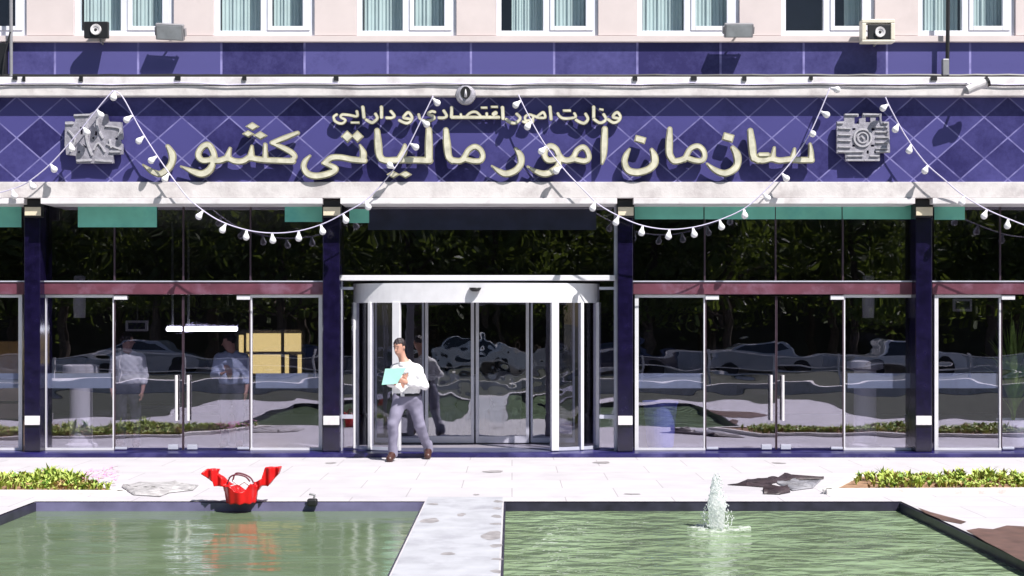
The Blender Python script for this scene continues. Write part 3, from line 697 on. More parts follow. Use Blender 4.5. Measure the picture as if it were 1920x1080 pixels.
emblem("stepped_emblem", "square stepped silver emblem with ringed centre at right end of the sign", out_r,
       [rect(1602,219,1611,232), rect(1623,219,1632,229), rect(1642,219,1649,226), rect(1598,240,1604,244), rect(1634,240,1640,245), rect(1598,271,1603,275), rect(1633,271,1639,275), rect(1625,282,1629,288), rect(1639,283,1643,287)],
       [(3.2, circ(1618,258,16)), (2.2, circ(1618,258,9.5)), (3,[(1616,255),(1620,260)]), (2.5,[(1586,214.5),(1608,214.5)]), (2.5,[(1620,214.5),(1650,214.5)]),
        (2.5,[(1571,230),(1581,230)]),(2.5,[(1656,230),(1665,230)])] + [(2.2,[(1573,y),(1595,y+.5)]) for y in (240,252,263,275,284)] + [(2.2,[(1643,y),(1665,y)]) for y in (238,247,257,267,278,284)] +
        [(2.5,[(1590,y),(1618,y)]) for y in (284,292,300)] + [(2.5,[(1632,292),(1648,292)]),(2.5,[(1622,300),(1648,300)])], (1618, 258))
out_l = [(138,214),(168,213),(183,206),(196,214),(201,214),(204,228),(228,229),(231,260),(226,262),(227,268),(230,270),(230,289),(212,290),(213,306),(143,306),(142,292),(124,290),(123,277),(121,274),(122,228),(138,227)]
emblem("jagged_emblem", "jagged silver emblem of upright abstract forms at left end of the sign", out_l,
       [rect(136,222,141,228), rect(150,238,155,252), rect(178,246,182,254), [(172,258),(177,256),(176,262)], rect(216,258,221,262), rect(188,274,192,279), rect(146,283,150,287), [(153,268),(163,276),(160,278)]],
       [(3,[(140,216),(166,215)]),(4,[(124,231),(136,231)]),(4,[(163,224),(161,250),(165,272),(172,290)]),(3.5,[(184,214),(182,236),(192,258)]),(3,[(176,280),(184,268),(196,284)]),
        (4,[(145,301),(170,300)]),(4,[(180,300),(208,302)]),(3,[(198,236),(224,240),(222,254)]),(3,[(200,270),(226,280)]),(3.5,[(206,284),(224,284)]),(3,[(128,244),(140,262),(132,280)]),(3,[(205,262),(208,276)])], (176, 258))
t = thing("round_badge", "round silver badge with a dark oval centre, mounted over the sign's top edge", "badge", (PX(873,19.4), 19.4, PZ(177,19.4)))
c = (PX(873,19.38), 19.38, PZ(177,19.38))
b = MB(); b.lathe([(0,.005),(.10,.0),(.138,.012),(.146,.03),(.146,.075),(0,.075)], 36, c, 'Y'); b.build("disc", M['silver'], t, smooth=False)
b = MB(); vs = [(c[0]+.072*math.cos(2*math.pi*k/24), 19.374, c[2]+.028+.088*math.sin(2*math.pi*k/24)) for k in range(24)]
b.add(vs + [(x, 19.382, z) for x, y, z in vs], [tuple(range(24)), tuple(range(24,48))[::-1]] + [(k, (k+1)%24, 24+(k+1)%24, 24+k) for k in range(24)]); b.build("dark_oval", M['black'], t)
b = MB(); b.tube([(c[0], 19.368, c[2]-.045), (c[0], 19.366, c[2]+.02), (c[0], 19.368, c[2]+.075)], [.026, .018, .006], 10); b.build("flame_mark", M['silver_hi'], t, smooth=True)

# ------------------------------------------------------------------ loudspeakers, floodlights, camera, poles, cables
def speaker(px, py, wpx, hpx, tilt, label, body, surround):
    Y = 19.28; s = F/Y; c = Vector((PX(px,Y), Y, PZ(py,Y)))
    t = thing("horn_speaker", label, "speaker", (c.x, 19.585, c.z), group="horn speakers on the facade")
    hw, hh = wpx/s/2, hpx/s/2; ca, sa = math.cos(tilt), math.sin(tilt)
    ax = Vector((ca, sa*.0, 0))*hw
    b = MB(); y0, y1 = Y, Y+.24
    vs = []
    for (y, k) in ((y0, 1.0), (y0+.05, 1.0), (y1, .45)):
        for i, j in ((-1,-1),(1,-1),(1,1),(-1,1)): vs.append((c.x + i*hw*k + (y-y0)*sa, y, c.z + j*hh*k))
    fs = [(0,1,2,3), (8,11,10,9)]
    for q in (0, 4):
        for k in range(4): fs.append((q+k, q+(k+1)%4, q+4+(k+1)%4, q+4+k))
    b.add(vs, fs); b.build("horn_body", body, t, bevel=.012)
    b = MB(); r0 = hh*.62
    b.lathe([(r0*.52,-.014),(r0*.62,-.022),(r0,-.026),(r0*1.06,-.014),(r0*1.06,-.001),(r0*.5,-.001)], 28, (c.x, Y, c.z), 'Y'); b.build("ring", surround, t, smooth=False)
    b = MB(); b.lathe([(0,-.03),(r0*.25,-.022),(r0*.36,-.004)], 18, (c.x, Y, c.z), 'Y'); b.build("driver_cap", M['black'], t, smooth=True)
    b = MB(); b.tube([(c.x, Y+.2, c.z-.0), (c.x, Y+.22, c.z-hh*1.1), (c.x, 19.60, c.z-hh*1.15)], .018, 8); b.build("bracket", M['greymetal'], t)
    return t
speaker(180, 55.5, 46, 31, 0, "black square horn speaker with a white ring, below the second window from left", M['black'], M['white'])
sp2 = speaker(1650, 60, 46, 30, .18, "cream cased horn speaker with black face and white ring, near the right pole", M['black'], M['white'])
Y = 19.27; b = MB()
hw, hh = 31*Y/F, 21*Y/F; c = Vector((PX(1647,Y), Y, PZ(58,Y)))
for (dx0, dx1, dz0, dz1) in ((-hw, hw, .115, hh+.01), (-hw, hw, -hh, -.125), (-hw, -.175, -.125, .115), (.178, hw, -.125, .115)):
    b.box(c.x+dx0, c.x+dx1, Y-.005, Y+.16, c.z+dz0, c.z+dz1)
b.build("cream_case", mat("cream_case", (.70,.66,.55), .5, var=.08), sp2, bevel=.01)
def floodlight(px, py, wpx, hpx, tilt, label):
    Y = 19.3; s = F/Y; c = Vector((PX(px,Y), Y, PZ(py,Y))); hw, hh = wpx/s/2, hpx/s/2
    t = thing("floodlight", label, "floodlight", (c.x, 19.55, c.z), group="floodlights under the windows")
    rx = Vector((math.cos(tilt),0,math.sin(tilt))); n_ = Vector((0,-.93,-.36)); up = Vector((0,-.36,.93))
    up = (up - rx*up.dot(rx)).normalized(); n_ = up.cross(rx) if up.cross(rx).y < 0 else -up.cross(rx)
    b = MB(); b.obox(c - n_*.06, rx*hw, up*hh, n_*.05); b.build("housing", M['greymetal'], t, bevel=.012)
    b = MB(); b.obox(c - n_*.006, rx*hw*.88, up*hh*.82, n_*.008); b.build("lens", M['grey_lamp'], t)
    b = MB()
    for q in (-1, 1): b.obox(c - n_*.09 + rx*hw*q*1.06, rx*.006, up*hh*.5, n_*.05)
    b.tube([c - n_*.13 + rx*hw*1.06, c - n_*.13 - rx*hw*1.06], .01, 6); b.tube([c - n_*.13, Vector((c.x, 19.6, c.z-.06))], .014, 6)
    b.build("bracket", M['greymetal'], t); return t
floodlight(317, 61, 52, 30, -.05, "grey tilted floodlight to the right of the black horn speaker")
floodlight(1386, 58, 54, 26, 0, "grey level floodlight below the window to the left of the cream speaker")
t = thing("security_camera", "white bullet camera with black end on the ledge near the right edge", "camera", (PX(1838,19.3), 19.4, PZ(158,19.3)))
Yc = 19.22; c = Vector((PX(1828,Yc), Yc, PZ(163,Yc)))
ax = Vector((.72,-.05,.30)).normalized()
b = MB(); b.tube([c - ax*.12, c + ax*.17], .062, 14); b.build("camera_body", M['white'], t, smooth=False)
b = MB(); b.tube([c + ax*.172, c + ax*.205], .074, 14); b.build("front_ring", M['black'], t)
b = MB(); b.tube([c - ax*.122, c - ax*.17], [.06,.03], 14); b.build("rear_cap", M['greymetal'], t)
b = MB(); b.tube([c - ax*.05 + Vector((0,.04,.04)), Vector((c.x-.05, 19.36, c.z+.06)), Vector((c.x-.05, 19.41, c.z+.1))], .02, 8); b.build("bracket", M['white'], t)

t = thing("black_pole", "thin black pole rising from the ledge past the right window", "pole", (PX(1778,19.45), 19.45, PZ(140,19.45)))
b = MB(); b.tube([(PX(1776,19.45), 19.45, PZ(143,19.45)), (PX(1777,19.45), 19.45, PZ(70,19.45)), (PX(1779,19.45), 19.45, PZ(-170,19.45))], .028, 10); b.build("shaft", M['black'], t)
b = MB(); b.pbox(1768, 1780, 141, 110, 19.42, 19.5); b.build("foot_box", M['greymetal'], t, bevel=.01)
t = thing("dark_pole", "slender dark pole with slanting cables at the left edge of the ledge", "pole", (PX(20,19.45), 19.45, PZ(140,19.45)))
b = MB(); b.tube([(PX(21,19.45), 19.45, PZ(143,19.45)), (PX(20,19.45), 19.45, PZ(-170,19.45))], .024, 10); b.build("shaft", M['greymetal'], t)
b = MB(); b.tube([(PX(20,19.44), 19.43, PZ(60,19.44)), (PX(10,19.44), 19.43, PZ(100,19.44)), (PX(5,19.44), 19.43, PZ(142,19.44))], .014, 6); b.build("slanting_cable", M['black'], t)
b = MB(); b.pbox(-4, 12, 140, 80, 19.5, 19.58); b.build("black_box", M['black'], t, bevel=.01)

t = thing("ledge_line", "thin black line with small clips running along the top of the upper white ledge", "cable", (0, 19.45, PZ(141,19.45)))
rnd = random.Random(3); pts = []
for k in range(90):
    px = -420 + k*30; Yk = 19.46; pts.append((PX(px,Yk), Yk, PZ(141.6 + rnd.uniform(-.7,.7), Yk)))
b = MB(); b.tube(pts, .022, 6); b.build("tube_run", M['black'], t)  # thin black tube along the ledge's top edge
for px in (28, 45, 152, 333, 458, 630, 1190, 1300, 1395, 1520, 1750):
    b = MB(); q = rnd.uniform(.015,.035); b.box(PX(px,19.4)-q, PX(px,19.4)+q*1.4, 19.375, 19.4-.001, PZ(149,19.4)-rnd.uniform(0,.03), PZ(143,19.4)); b.build("clip", M['black'], t)
t = thing("loose_cable", "thin pale cable sagging along the face of the white ledge", "cable", (0, 19.39, PZ(152,19.39)))
pts = []
for k in range(70):
    px = -100 + k*31; Yk = 19.385; pts.append((PX(px,Yk), Yk, PZ(157 + 1.6*math.sin(k*.8) + rnd.uniform(-.8,.8), Yk)))
b = MB(); b.tube(pts, .009, 5); b.build("tube_run", M['cable'], t)

# ------------------------------------------------------------------ strings of white bulbs
def bulb_mb(p, dr):
    b = MB(); p = Vector(p); d = Vector(dr).normalized()
    prof = [(r_*.86, h_*.86) for r_, h_ in [(.012,0),(.022,.01),(.024,.035),(.034,.06),(.052,.098),(.058,.122),(.05,.148),(.03,.166),(.001,.172)]]
    a = d.orthogonal().normalized(); c = d.cross(a); n = 14; vs = []
    for r, h in prof:
        for k in range(n):
            an = 2*math.pi*k/n; vs.append(p + d*h + (a*math.cos(an) + c*math.sin(an))*r)
    fs = [(i*n+k, i*n+(k+1)%n, (i+1)*n+(k+1)%n, (i+1)*n+k) for i in range(len(prof)-1) for k in range(n)] + [tuple(range(n))[::-1]]
    return b.add(vs, fs)
def light_string(label, path, bulbs):
    p0 = path[0]; t = thing("light_string", label, "string lights", (PX(p0[0], p0[2]), p0[2], PZ(p0[1], p0[2])), group="strings of white bulbs on the sign")
    pts = smooth_path([(PX(a, y), y, PZ(b_, y)) for a, b_, y in path], 8)
    b = MB(); b.tube(pts, .009, 6); b.build("cable", M['cable'], t, smooth=True)
    P = [Vector(p) for p in pts]
    for bx, by in bulbs:       # hang each bulb from the nearest cable point
        best = None
        tx, tz = PX(bx, 19.3), PZ(by, 19.3)
        for q in P:
            d = (q.x-tx)**2 + (q.z-tz)**2
            if best is None or d < best[0]: best = (d, q)
        q = best[1]; dr = Vector((tx-q.x, -.02, tz-q.z)); L = dr.length
        if L < .02: dr = Vector((.03,-.02,-.1))
        dn = dr.normalized(); dn = (dn + Vector((0,-.1,-.45))).normalized()
        bulb_mb(q + dn*.01, dn).build("bulb", M['bulb'], t, smooth=True)
    return t
u, m_, lo = 19.36, 19.34, 19.38
light_string("string of white bulbs slanting down to the left across the jagged emblem",
    [(212,170,u),(190,195,m_),(150,245,m_),(100,302,m_),(60,336,m_),(30,352,19.4),(-40,372,19.42)], [(190,212),(162,243),(133,272),(99,311),(60,344),(25,365)])
light_string("string of white bulbs dipping in a low curve in front of the left glass bay",
    [(213,170,u),(230,182,m_),(262,240,m_),(300,300,m_),(345,362,m_),(372,388,lo),(412,414,lo),(462,431,lo),(510,437,lo),(560,433,lo),(607,419,lo),(648,398,lo),(690,372,lo),(735,322,m_),(765,275,m_),(790,225,m_),(812,180,u)],
    [(213,174),(235,220),(258,260),(282,296),(309,331),(373,399),(415,427),(460,442),(511,450),(559,446),(605,432),(649,410),(688,381),(737,312),(778,270),(797,227),(821,188)])
light_string("string of white bulbs dipping in a low curve in front of the right glass bay",
    [(972,178,u),(990,215,m_),(1020,268,m_),(1058,318,m_),(1100,362,m_),(1122,383,lo),(1160,405,lo),(1205,423,lo),(1255,430,lo),(1305,425,lo),(1355,410,lo),(1400,388,lo),(1440,352,m_),(1480,308,m_),(1512,262,m_),(1535,215,m_),(1556,165,u)],
    [(968,191),(990,232),(1016,278),(1044,315),(1113,383),(1156,411),(1203,433),(1254,439),(1303,436),(1354,421),(1397,396),(1435,364),(1470,327),(1520,249),(1545,209),(1563,163)])
light_string("string of white bulbs falling to the right from beside the ringed emblem",
    [(1660,182,u),(1672,208,m_),(1700,258,m_),(1735,305,m_),(1772,338,m_),(1803,364,lo),(1845,390,lo),(1890,410,lo),(1940,428,lo),(1990,436,lo)],
    [(1657,197),(1680,237),(1706,276),(1737,313),(1805,376),(1845,403),(1890,426),(1940,444)])

# ------------------------------------------------------------------ solid shapes from distance fields (surface nets)
def cap(P, a, b_, ra, rb):
    a = np.array(a, float); b_ = np.array(b_, float); d = b_-a; L = d.dot(d) + 1e-12
    t = np.clip(((P - a) @ d)/L, 0, 1); return np.linalg.norm(P - a - t[:,None]*d, axis=1) - (ra + (rb-ra)*t)
def ell(P, c, r, rot=None):
    q = P - np.array(c, float)
    if rot is not None: q = q @ np.array(rot)
    r = np.array(r, float); k = np.linalg.norm(q/r, axis=1); return (k-1)*r.min()
def smin(a, b_, k):
    h = np.clip(.5 + .5*(b_-a)/k, 0, 1); return b_*(1-h) + a*h - k*h*(1-h)
def union(ds, k):
    o = ds[0]
    for d in ds[1:]: o = smin(o, d, k)
    return o
def nets(fn, lo, hi, h):
    lo = np.array(lo, float); n = np.ceil((np.array(hi)-lo)/h).astype(int) + 1
    ax = [lo[i] + h*np.arange(n[i]) for i in range(3)]
    g = np.stack(np.meshgrid(*ax, indexing='ij'), -1).reshape(-1, 3); f = fn(g).reshape(n); s = f < 0
    acc = np.zeros(tuple(n-1) + (3,)); cnt = np.zeros(tuple(n-1))
    off = [(i,j,k) for i in (0,1) for j in (0,1) for k in (0,1)]
    sl_ = lambda o: tuple(slice(o[i], n[i]-1+o[i]) for i in range(3))
    for a in off:
        for d in range(3):
            if a[d] == 0:
                c = list(a); c[d] = 1; c = tuple(c); fa, fc = f[sl_(a)], f[sl_(c)]; m = (fa < 0) != (fc < 0)
                t = np.where(m, fa/np.where(m, fa-fc, 1), 0)
                for e in range(3): acc[...,e] += np.where(m, a[e] + (t if e == d else 0), 0)
                cnt += m
    act = cnt > 0; idx = -np.ones(act.shape, int); idx[act] = np.arange(act.sum())
    cells = np.argwhere(act); V = lo + h*(cells + acc[act]/cnt[act][:,None]); F_ = []
    for d in range(3):
        a, b_ = [(1,2),(2,0),(0,1)][d]
        s0 = [slice(None)]*3; s1 = [slice(None)]*3; s0[d] = slice(0,-1); s1[d] = slice(1,None)
        ch = s[tuple(s0)] != s[tuple(s1)]
        for p in np.argwhere(ch):
            if p[a] == 0 or p[b_] == 0 or p[a] >= n[a]-1 or p[b_] >= n[b_]-1: continue
            q = [p.copy() for _ in range(4)]; q[1][a] -= 1; q[2][a] -= 1; q[2][b_] -= 1; q[3][b_] -= 1
            ids = [idx[tuple(v)] for v in q]
            if min(ids) < 0: continue
            F_.append(tuple(ids) if s[tuple(p)] else tuple(ids[::-1]))
    mb = MB(); mb.v = [tuple(v) for v in V]; mb.f = [tuple(int(i) for i in q) for q in F_]; return mb

# ------------------------------------------------------------------ people
def person(label, base, J, h=.011, paper=None, group=None, trouser='trouser', shirt='shirt', hair='hair', detail=True):
    t = thing("person", label, "person", base, group)
    fw = Vector(J['face']).normalized(); rt = fw.cross(Vector((0,0,1))).normalized(); up = rt.cross(fw)
    rot = np.array([[rt[i], fw[i], up[i]] for i in range(3)])     # columns = head axes
    hc = Vector(J['head']); H = lambda r_, f_, u_: tuple(hc + rt*r_ + fw*f_ + up*u_)
    sr, sl2, nk, pv = map(Vector, (J['sr'], J['sl'], J['neck'], J['pelvis'])); hr, hl = Vector(J['hr']), Vector(J['hl'])
    across = (sl2 - sr).normalized(); front = Vector((across.y, -across.x, 0)).normalized()
    if front.y > 0 and J.get('front', -1) < 0: front = -front
    ch = (sr+sl2)/2; wv = pv.lerp(ch, .38)
    tr = np.array([[across[i], front[i], (0,0,1)[i]] for i in range(3)])
    def hand(P, wrist, tip, thumb_dir, curl):
        wrist, tip = Vector(wrist), Vector(tip); d = (tip - wrist).normalized(); th = Vector(thumb_dir).normalized(); nrm = d.cross(th).normalized()
        th = nrm.cross(d).normalized(); pc = wrist + d*.05
        ds = [ell(P, pc, (.042,.048,.02), np.array([[th[i], d[i], nrm[i]] for i in range(3)]))]
        for k, (o, L) in enumerate(((.03,.07),(.011,.08),(-.009,.075),(-.028,.058))):
            a = wrist + d*.085 + th*o; m1 = a + d*L*.5 + Vector(curl)*.012; e = m1 + d*L*.34 + Vector(curl)*.03
            ds += [cap(P, a, m1, .0098, .009), cap(P, m1, e, .009, .0078)]
        a = wrist + d*.03 + th*.034; m1 = a + th*.03 + d*.028; e = m1 + d*.032 + Vector(curl)*.012
        ds += [cap(P, a, m1, .012, .0105), cap(P, m1, e, .0105, .0085)]
        return union(ds, .006)
    def torso(P, g):
        return union([ell(P, ch - Vector((0,0,.10)), (.185+g,.115+g,.21+g), tr), ell(P, wv, (.165+g,.118+g,.19+g), tr), ell(P, pv, (.165+g,.115+g,.15+g), tr),
                      cap(P, sr, sl2, .055+g, .055+g), cap(P, nk - Vector((0,0,.06)), nk, .075+g*.5, .058+g*.4)], .05)
    def arms(P, g): return np.minimum(union([cap(P, sr, J['er'], .058+g, .044+g), cap(P, J['er'], J['wr'], .043+g, .028+g)], .02), union([cap(P, sl2, J['el'], .058+g, .044+g), cap(P, J['el'], J['wl'], .043+g, .028+g)], .02))
    def legs(P, g): return np.minimum(union([cap(P, hr, J['kr'], .088+g, .058+g), cap(P, J['kr'], J['ar'], .056+g, .038+g)], .02), union([cap(P, hl, J['kl'], .088+g, .058+g), cap(P, J['kl'], J['al'], .056+g, .038+g)], .02))
    def body(P):
        d = union([torso(P, 0), arms(P, 0), legs(P, 0)], .04)
        neck = cap(P, nk - Vector((0,0,.05)), H(0,-.02,-.06), .06, .055)
        head = union([ell(P, H(0,-.012,.03), (.074,.094,.092), rot), ell(P, H(0,.022,-.045), (.056,.066,.072), rot)], .03)
        nose = union([cap(P, H(0,.088,.015), H(0,.112,-.02), .009, .014)], .01)
        ears = np.minimum(ell(P, H(.076,-.01,.0), (.012,.022,.032), rot), ell(P, H(-.076,-.01,.0), (.012,.022,.032), rot))
        head = smin(smin(head, nose, .012), ears, .01)
        sock = np.minimum(ell(P, H(.03,.092,.018), (.016,.012,.01), rot), ell(P, H(-.03,.092,.018), (.016,.012,.01), rot))
        head = -smin(-head, sock, .008)
        lips = ell(P, H(0,.084,-.055), (.024,.012,.01), rot); head = smin(head, lips, .006)
        d = smin(d, smin(neck, head, .03), .03)
        d = smin(d, hand(P, J['wr'], J['tr'], J['thr'], J['cr']), .014); d = smin(d, hand(P, J['wl'], J['tl'], J['thl'], J['cl']), .014)
        for a, to in ((J['ar'], J['or']), (J['al'], J['ol'])):
            d = smin(d, cap(P, a, to, .036, .03), .02)
        return d
    Ps = np.array([list(v) for k, v in J.items() if k not in ('face','thr','thl','cr','cl','front')], float)
    lo, hi = Ps.min(0) - .22, Ps.max(0) + .22
    base = Vector(base)
    def put(mb, name, m, par=t):
        o = mb.build(name, m, None, smooth=True, fix=False); o.parent = par; return o
    put(nets(body, lo, hi, h), "body", M['skin'])
    zbelt = pv.z + .02
    def shirt_f(P):
        d = union([torso(P, .016), arms(P, .017)], .03)
        puff = ell(P, wv - Vector((0,0,.05)) , (.185,.145,.12), tr); d = smin(d, puff, .04)
        d = d + .004*np.sin(P[:,2]*60 + 8*P[:,0])*np.sin(P[:,0]*45 + P[:,1]*38)
        d = np.maximum(d, zbelt - P[:,2])
        d = np.maximum(d, -cap(P, nk + Vector((0,0,-.005)) + front*.02, nk + Vector((0,0,.3)), .062, .10))
        for w_, tp in ((J['wr'], J['tr']), (J['wl'], J['tl'])):
            w_ = Vector(w_); dd = (Vector(tp)-w_).normalized(); d = np.maximum(d, np.where(np.linalg.norm(P-np.array(w_), axis=1) < .2, (P - np.array(w_ + dd*.012)) @ np.array(dd), -1))
        return d
    put(nets(shirt_f, lo, hi, h), "shirt", M[shirt])
    def trouser_f(P):
        d = smin(ell(P, pv - Vector((0,0,.03)), (.182,.132,.16), tr), legs(P, .022), .05)
        d = d + .004*np.sin(P[:,2]*24 + 22*P[:,0] + 9*P[:,1]) + .0025*np.sin(P[:,2]*52 - 31*P[:,0] + 2)*np.sin(P[:,1]*20)
        for a_, to_ in ((J['ar'], J['or']), (J['al'], J['ol'])): d = smin(d, cap(P, Vector(a_) + Vector((0,0,.06)), Vector(a_) - Vector((0,0,.025)), .064, .072), .02)
        return np.maximum(np.maximum(d, P[:,2]-(zbelt+.012)), .05 - P[:,2])
    put(nets(trouser_f, lo, hi, h), "trousers", M[trouser])
    def hair_f(P):
        d = union([ell(P, H(0,-.022,.042), (.083,.1,.093), rot)], .02)
        q = (P - np.array(hc)) @ rot
        d = d + .004*np.sin(q[:,0]*130)*np.sin(q[:,1]*110)
        cut = np.maximum(q[:,1] - .045, .078 - q[:,2])        # fringe stays high on the brow
        keep = np.minimum(np.maximum(q[:,1]-.02, -.035-q[:,2]), np.maximum(.066 - q[:,2], q[:,1]-.09))
        return np.maximum(d, keep)
    put(nets(hair_f, np.array(hc)-.17, np.array(hc)+.17, .006), "hair", M[hair])
    if detail:
        def belt_f(P):
            d = ell(P, pv - Vector((0,0,.03)), (.202,.152,.19), tr); return np.maximum(np.maximum(d, zbelt-.034-P[:,2]), P[:,2]-(zbelt+.010))
        put(nets(belt_f, lo, hi, h*.8), "belt", M['belt'])
        bk = Vector(pv) + front*.158; bk.z = zbelt-.012
        b = MB(); b.obox(bk, across*.028, front*.006, (0,0,.021)); o = b.build("buckle", M['bright_alu'], None, bevel=.003); o.parent = t
        def collar_f(P):
            c = nk + Vector((0,0,-.02)) ; d = np.abs(cap(P, c - Vector((0,0,.03)) + front*.01, c + Vector((0,0,.03)), .083, .070)) - .008
            return np.maximum(np.maximum(d, c.z-.03-P[:,2]), P[:,2]-(c.z+.028))
        put(nets(collar_f, np.array(nk)-.16, np.array(nk)+.16, .007), "collar", M[shirt])
        for s_ in (-1, 1):
            b = MB(); b.lathe([(0,-.007),(.006,-.004),(.0075,0),(.006,.004),(0,.007)], 10, H(.03*s_,.084,.018)); o = b.build("eye", M['black'], None, smooth=True); o.parent = t
            b = MB(); b.tube([H(.016*s_,.094,.036), H(.032*s_,.092,.042), H(.05*s_,.082,.036)], [.004,.005,.003], 6); o = b.build("eyebrow", M['hair'], None); o.parent = t
    for a, to in ((J['ar'], J['or']), (J['al'], J['ol'])):
        a, to = Vector(a), Vector(to); d = (to - a); dn = Vector((d.x, d.y, 0)).normalized(); heel = a + Vector((0,0,-.04)) - dn*.035
        def shoe_f(P, a=a, to=to, heel=heel, dn=dn):
            d_ = union([cap(P, heel, to - dn*.02, .047, .045), cap(P, a, to - dn*.015, .049, .043), cap(P, a + Vector((0,0,-.0)), heel + dn*.06, .046, .045)], .03)
            zc_ = heel.z-.04; return np.maximum(d_, np.minimum(heel.z, to.z) - .036 - P[:,2])
        put(nets(shoe_f, np.minimum(np.array(a), np.array(to))-.13, np.maximum(np.array(a), np.array(to))+.13, .008), "shoe", M['leather'])
    return t
def m2(px, py, dy=0.0, x0=765, z0=862, s=131.25): return ((px-x0)/s, dy, (z0-py)/s)
man = dict(head=m2(749,651,-.05), face=(-.42,-.86,-.26), neck=m2(759,679,-.01), sr=m2(741,692,.04), sl=m2(783,693,-.05), er=m2(733,717,-.05), wr=m2(743,717,-.22), tr=m2(738,700,-.30),
           el=m2(797,722,-.10), wl=m2(768,716,-.27), tl=m2(748,709,-.31), thr=(.6,-.1,.7), thl=(0,-.1,1), cr=(.6,.5,.2), cl=(-.2,.6,-.3), pelvis=m2(762,740,0), hr=m2(751,746,.0), hl=m2(776,747,.01),
           kr=m2(739,793,-.16), ar=m2(738,846,-.12), kl=m2(786,797,.03), al=m2(801,843,.24))
man['or'] = m2(733,857.5,-.28); man['ol'] = (man['al'][0]+.0, .08, .045)
mt = person("man in white shirt and grey trousers walking past the entrance, reading mint papers", (PX(765,19.2), 19.2, 0.0), man)
P0 = Vector((PX(765,19.2), 19.2, 0.0))
pt = thing("paper_sheet", "mint green sheet of paper held up in the walking man's hands", "paper", P0 + Vector((-.16,-.33,1.15)))
q = [Vector(m2(727,689,-.38)), Vector(m2(765,688,-.33)), Vector(m2(748,717,-.30)), Vector(m2(720,719,-.34))]
q = [P0 + v for v in q]; nrm = Vector((0,.004,0)); b = MB(); b.add([v for v in q] + [v + nrm for v in q], [(0,1,2,3),(7,6,5,4),(0,4,5,1),(1,5,6,2),(2,6,7,3),(3,7,4,0)]); b.build("sheet", M['paper'], pt)

def standing(mirror=1, lean=0):
    J = dict(head=(.0,-.02,1.62), face=(.8*mirror,.5,-.05), neck=(0,0,1.42), sr=(-.19,.0,1.36), sl=(.19,.0,1.36), er=(-.25,.03,1.08), wr=(-.22,-.10,.86), tr=(-.20,-.13,.72), el=(.25,.02,1.08), wl=(.24,-.08,.85), tl=(.23,-.12,.70),
             thr=(.3,-1,0), thl=(-.3,-1,0), cr=(.3,-.3,0), cl=(-.3,-.3,0), pelvis=(0,.01,.94), hr=(-.09,0,.92), hl=(.09,0,.92), kr=(-.1,-.02,.50), kl=(.11,.01,.50), ar=(-.10,.02,.09), al=(.12,.03,.09))
    if mirror < 0: J.update(er=(-.26,-.02,1.10), wr=(-.12,-.24,1.12), tr=(-.02,-.28,1.16), el=(.24,.06,1.08), kl=(.13,-.05,.50), al=(.14,-.06,.09), head=(-.03,-.04,1.60), face=(-.9,-.2,-.2))
    J['or'] = (-.11,-.14,.045); J['ol'] = (.16,-.19,.045) if mirror < 0 else (.15,-.13,.045); return J
def inside(px, py_top, Y): return (PX(px, Y), Y, FL)
person("person in pale shirt standing inside behind the left glass door, beside the small framed sign", inside(240, 640, 20.5), standing(1), h=.018, detail=False, trouser='darkcloth' if 'darkcloth' in M else 'trouser')
person("person in pale blue shirt standing inside next to the yellow panels", inside(434, 640, 20.55), standing(-1), h=.018, detail=False, shirt='blueshirt', trouser='darkcloth')

# ------------------------------------------------------------------ things in the lobby
t = thing("yellow_panel", "emissive yellow panel with black glazing bars deep in the left lobby", "light panel", (PX(510,25.5), 25.5, PZ(700,25.5)))
Yy_ = 25.5
for (a, c, d, e) in ((448,456,628,712),(462,526,625,659),(533,564,625,659),(464,526,665,700),(534,541,665,712),(558,565,665,700)):
    b = MB(); b.pbox(a, c, e, d, Yy_, Yy_+.04); b.build("yellow_pane", M['yellow'], t)
b = MB(); b.pbox(440, 572, 715, 618, Yy_+.05, Yy_+.12); b.build("back_frame", M['black'], t)
t = thing("tube_lamp", "long white tube lamp hung across the left lobby beside the yellow panels", "lamp", (PX(378,23.5), 23.5, PZ(617,23.5)))
b = MB(); b.pbox(311, 444, 621, 613, 23.5, 23.6); b.build("tube", M['tube_light'], t, bevel=.02)
b = MB()
for px in (322, 352): b.tube([(PX(px,23.5), 23.55, PZ(613,23.5)), (PX(px,23.5), 23.55, zc)], .02, 6)
b.build("hanger", M['greymetal'], t)
def framed_sign(px, py, w_, hh_, Y, label):
    t = thing("framed_sign", label, "sign", (PX(px,Y), Y, PZ(py,Y)), group="hanging framed signs in the lobby")
    b = MB(); b.pbox(px-w_, px+w_, py+hh_, py-hh_, Y, Y+.04); b.build("frame", M['white'], t, bevel=.01)
    b = MB(); b.pbox(px-w_*.75, px+w_*.75, py+hh_*.6, py-hh_*.6, Y-.006, Y-.001); b.build("face", M['navy'], t)
    b = MB(); b.tube([(PX(px,Y), Y+.02, PZ(py-hh_,Y)), (PX(px,Y), Y+.02, zc)], .008, 5); b.build("hanger", M['black'], t)
framed_sign(256, 611, 21, 10, 22.5, "small white framed sign with blue face hung in the left lobby")
framed_sign(1805, 572, 18, 12, 23.0, "small white framed sign hung in the far right lobby")
def pedestal(px, ytop, Y, label):
    t = thing("white_pedestal", label, "pedestal", (PX(px,Y), Y, FL), group="pedestals inside the side lights")
    zt_ = PZ(ytop, Y); cx = PX(px, Y)
    b = MB(); b.lathe([(.24,0),(.24,.04),(.17,.07),(.165,zt_-FL-.16)], 28, (cx, Y, FL)); b.build("shaft", M['white'], t, smooth=False)
    b = MB(); b.lathe([(.165,zt_-FL-.158),(.27,zt_-FL-.13),(.27,zt_-FL-.02),(.2,zt_-FL)], 28, (cx, Y, FL)); b.build("bowl", M['kerb'], t, smooth=False)
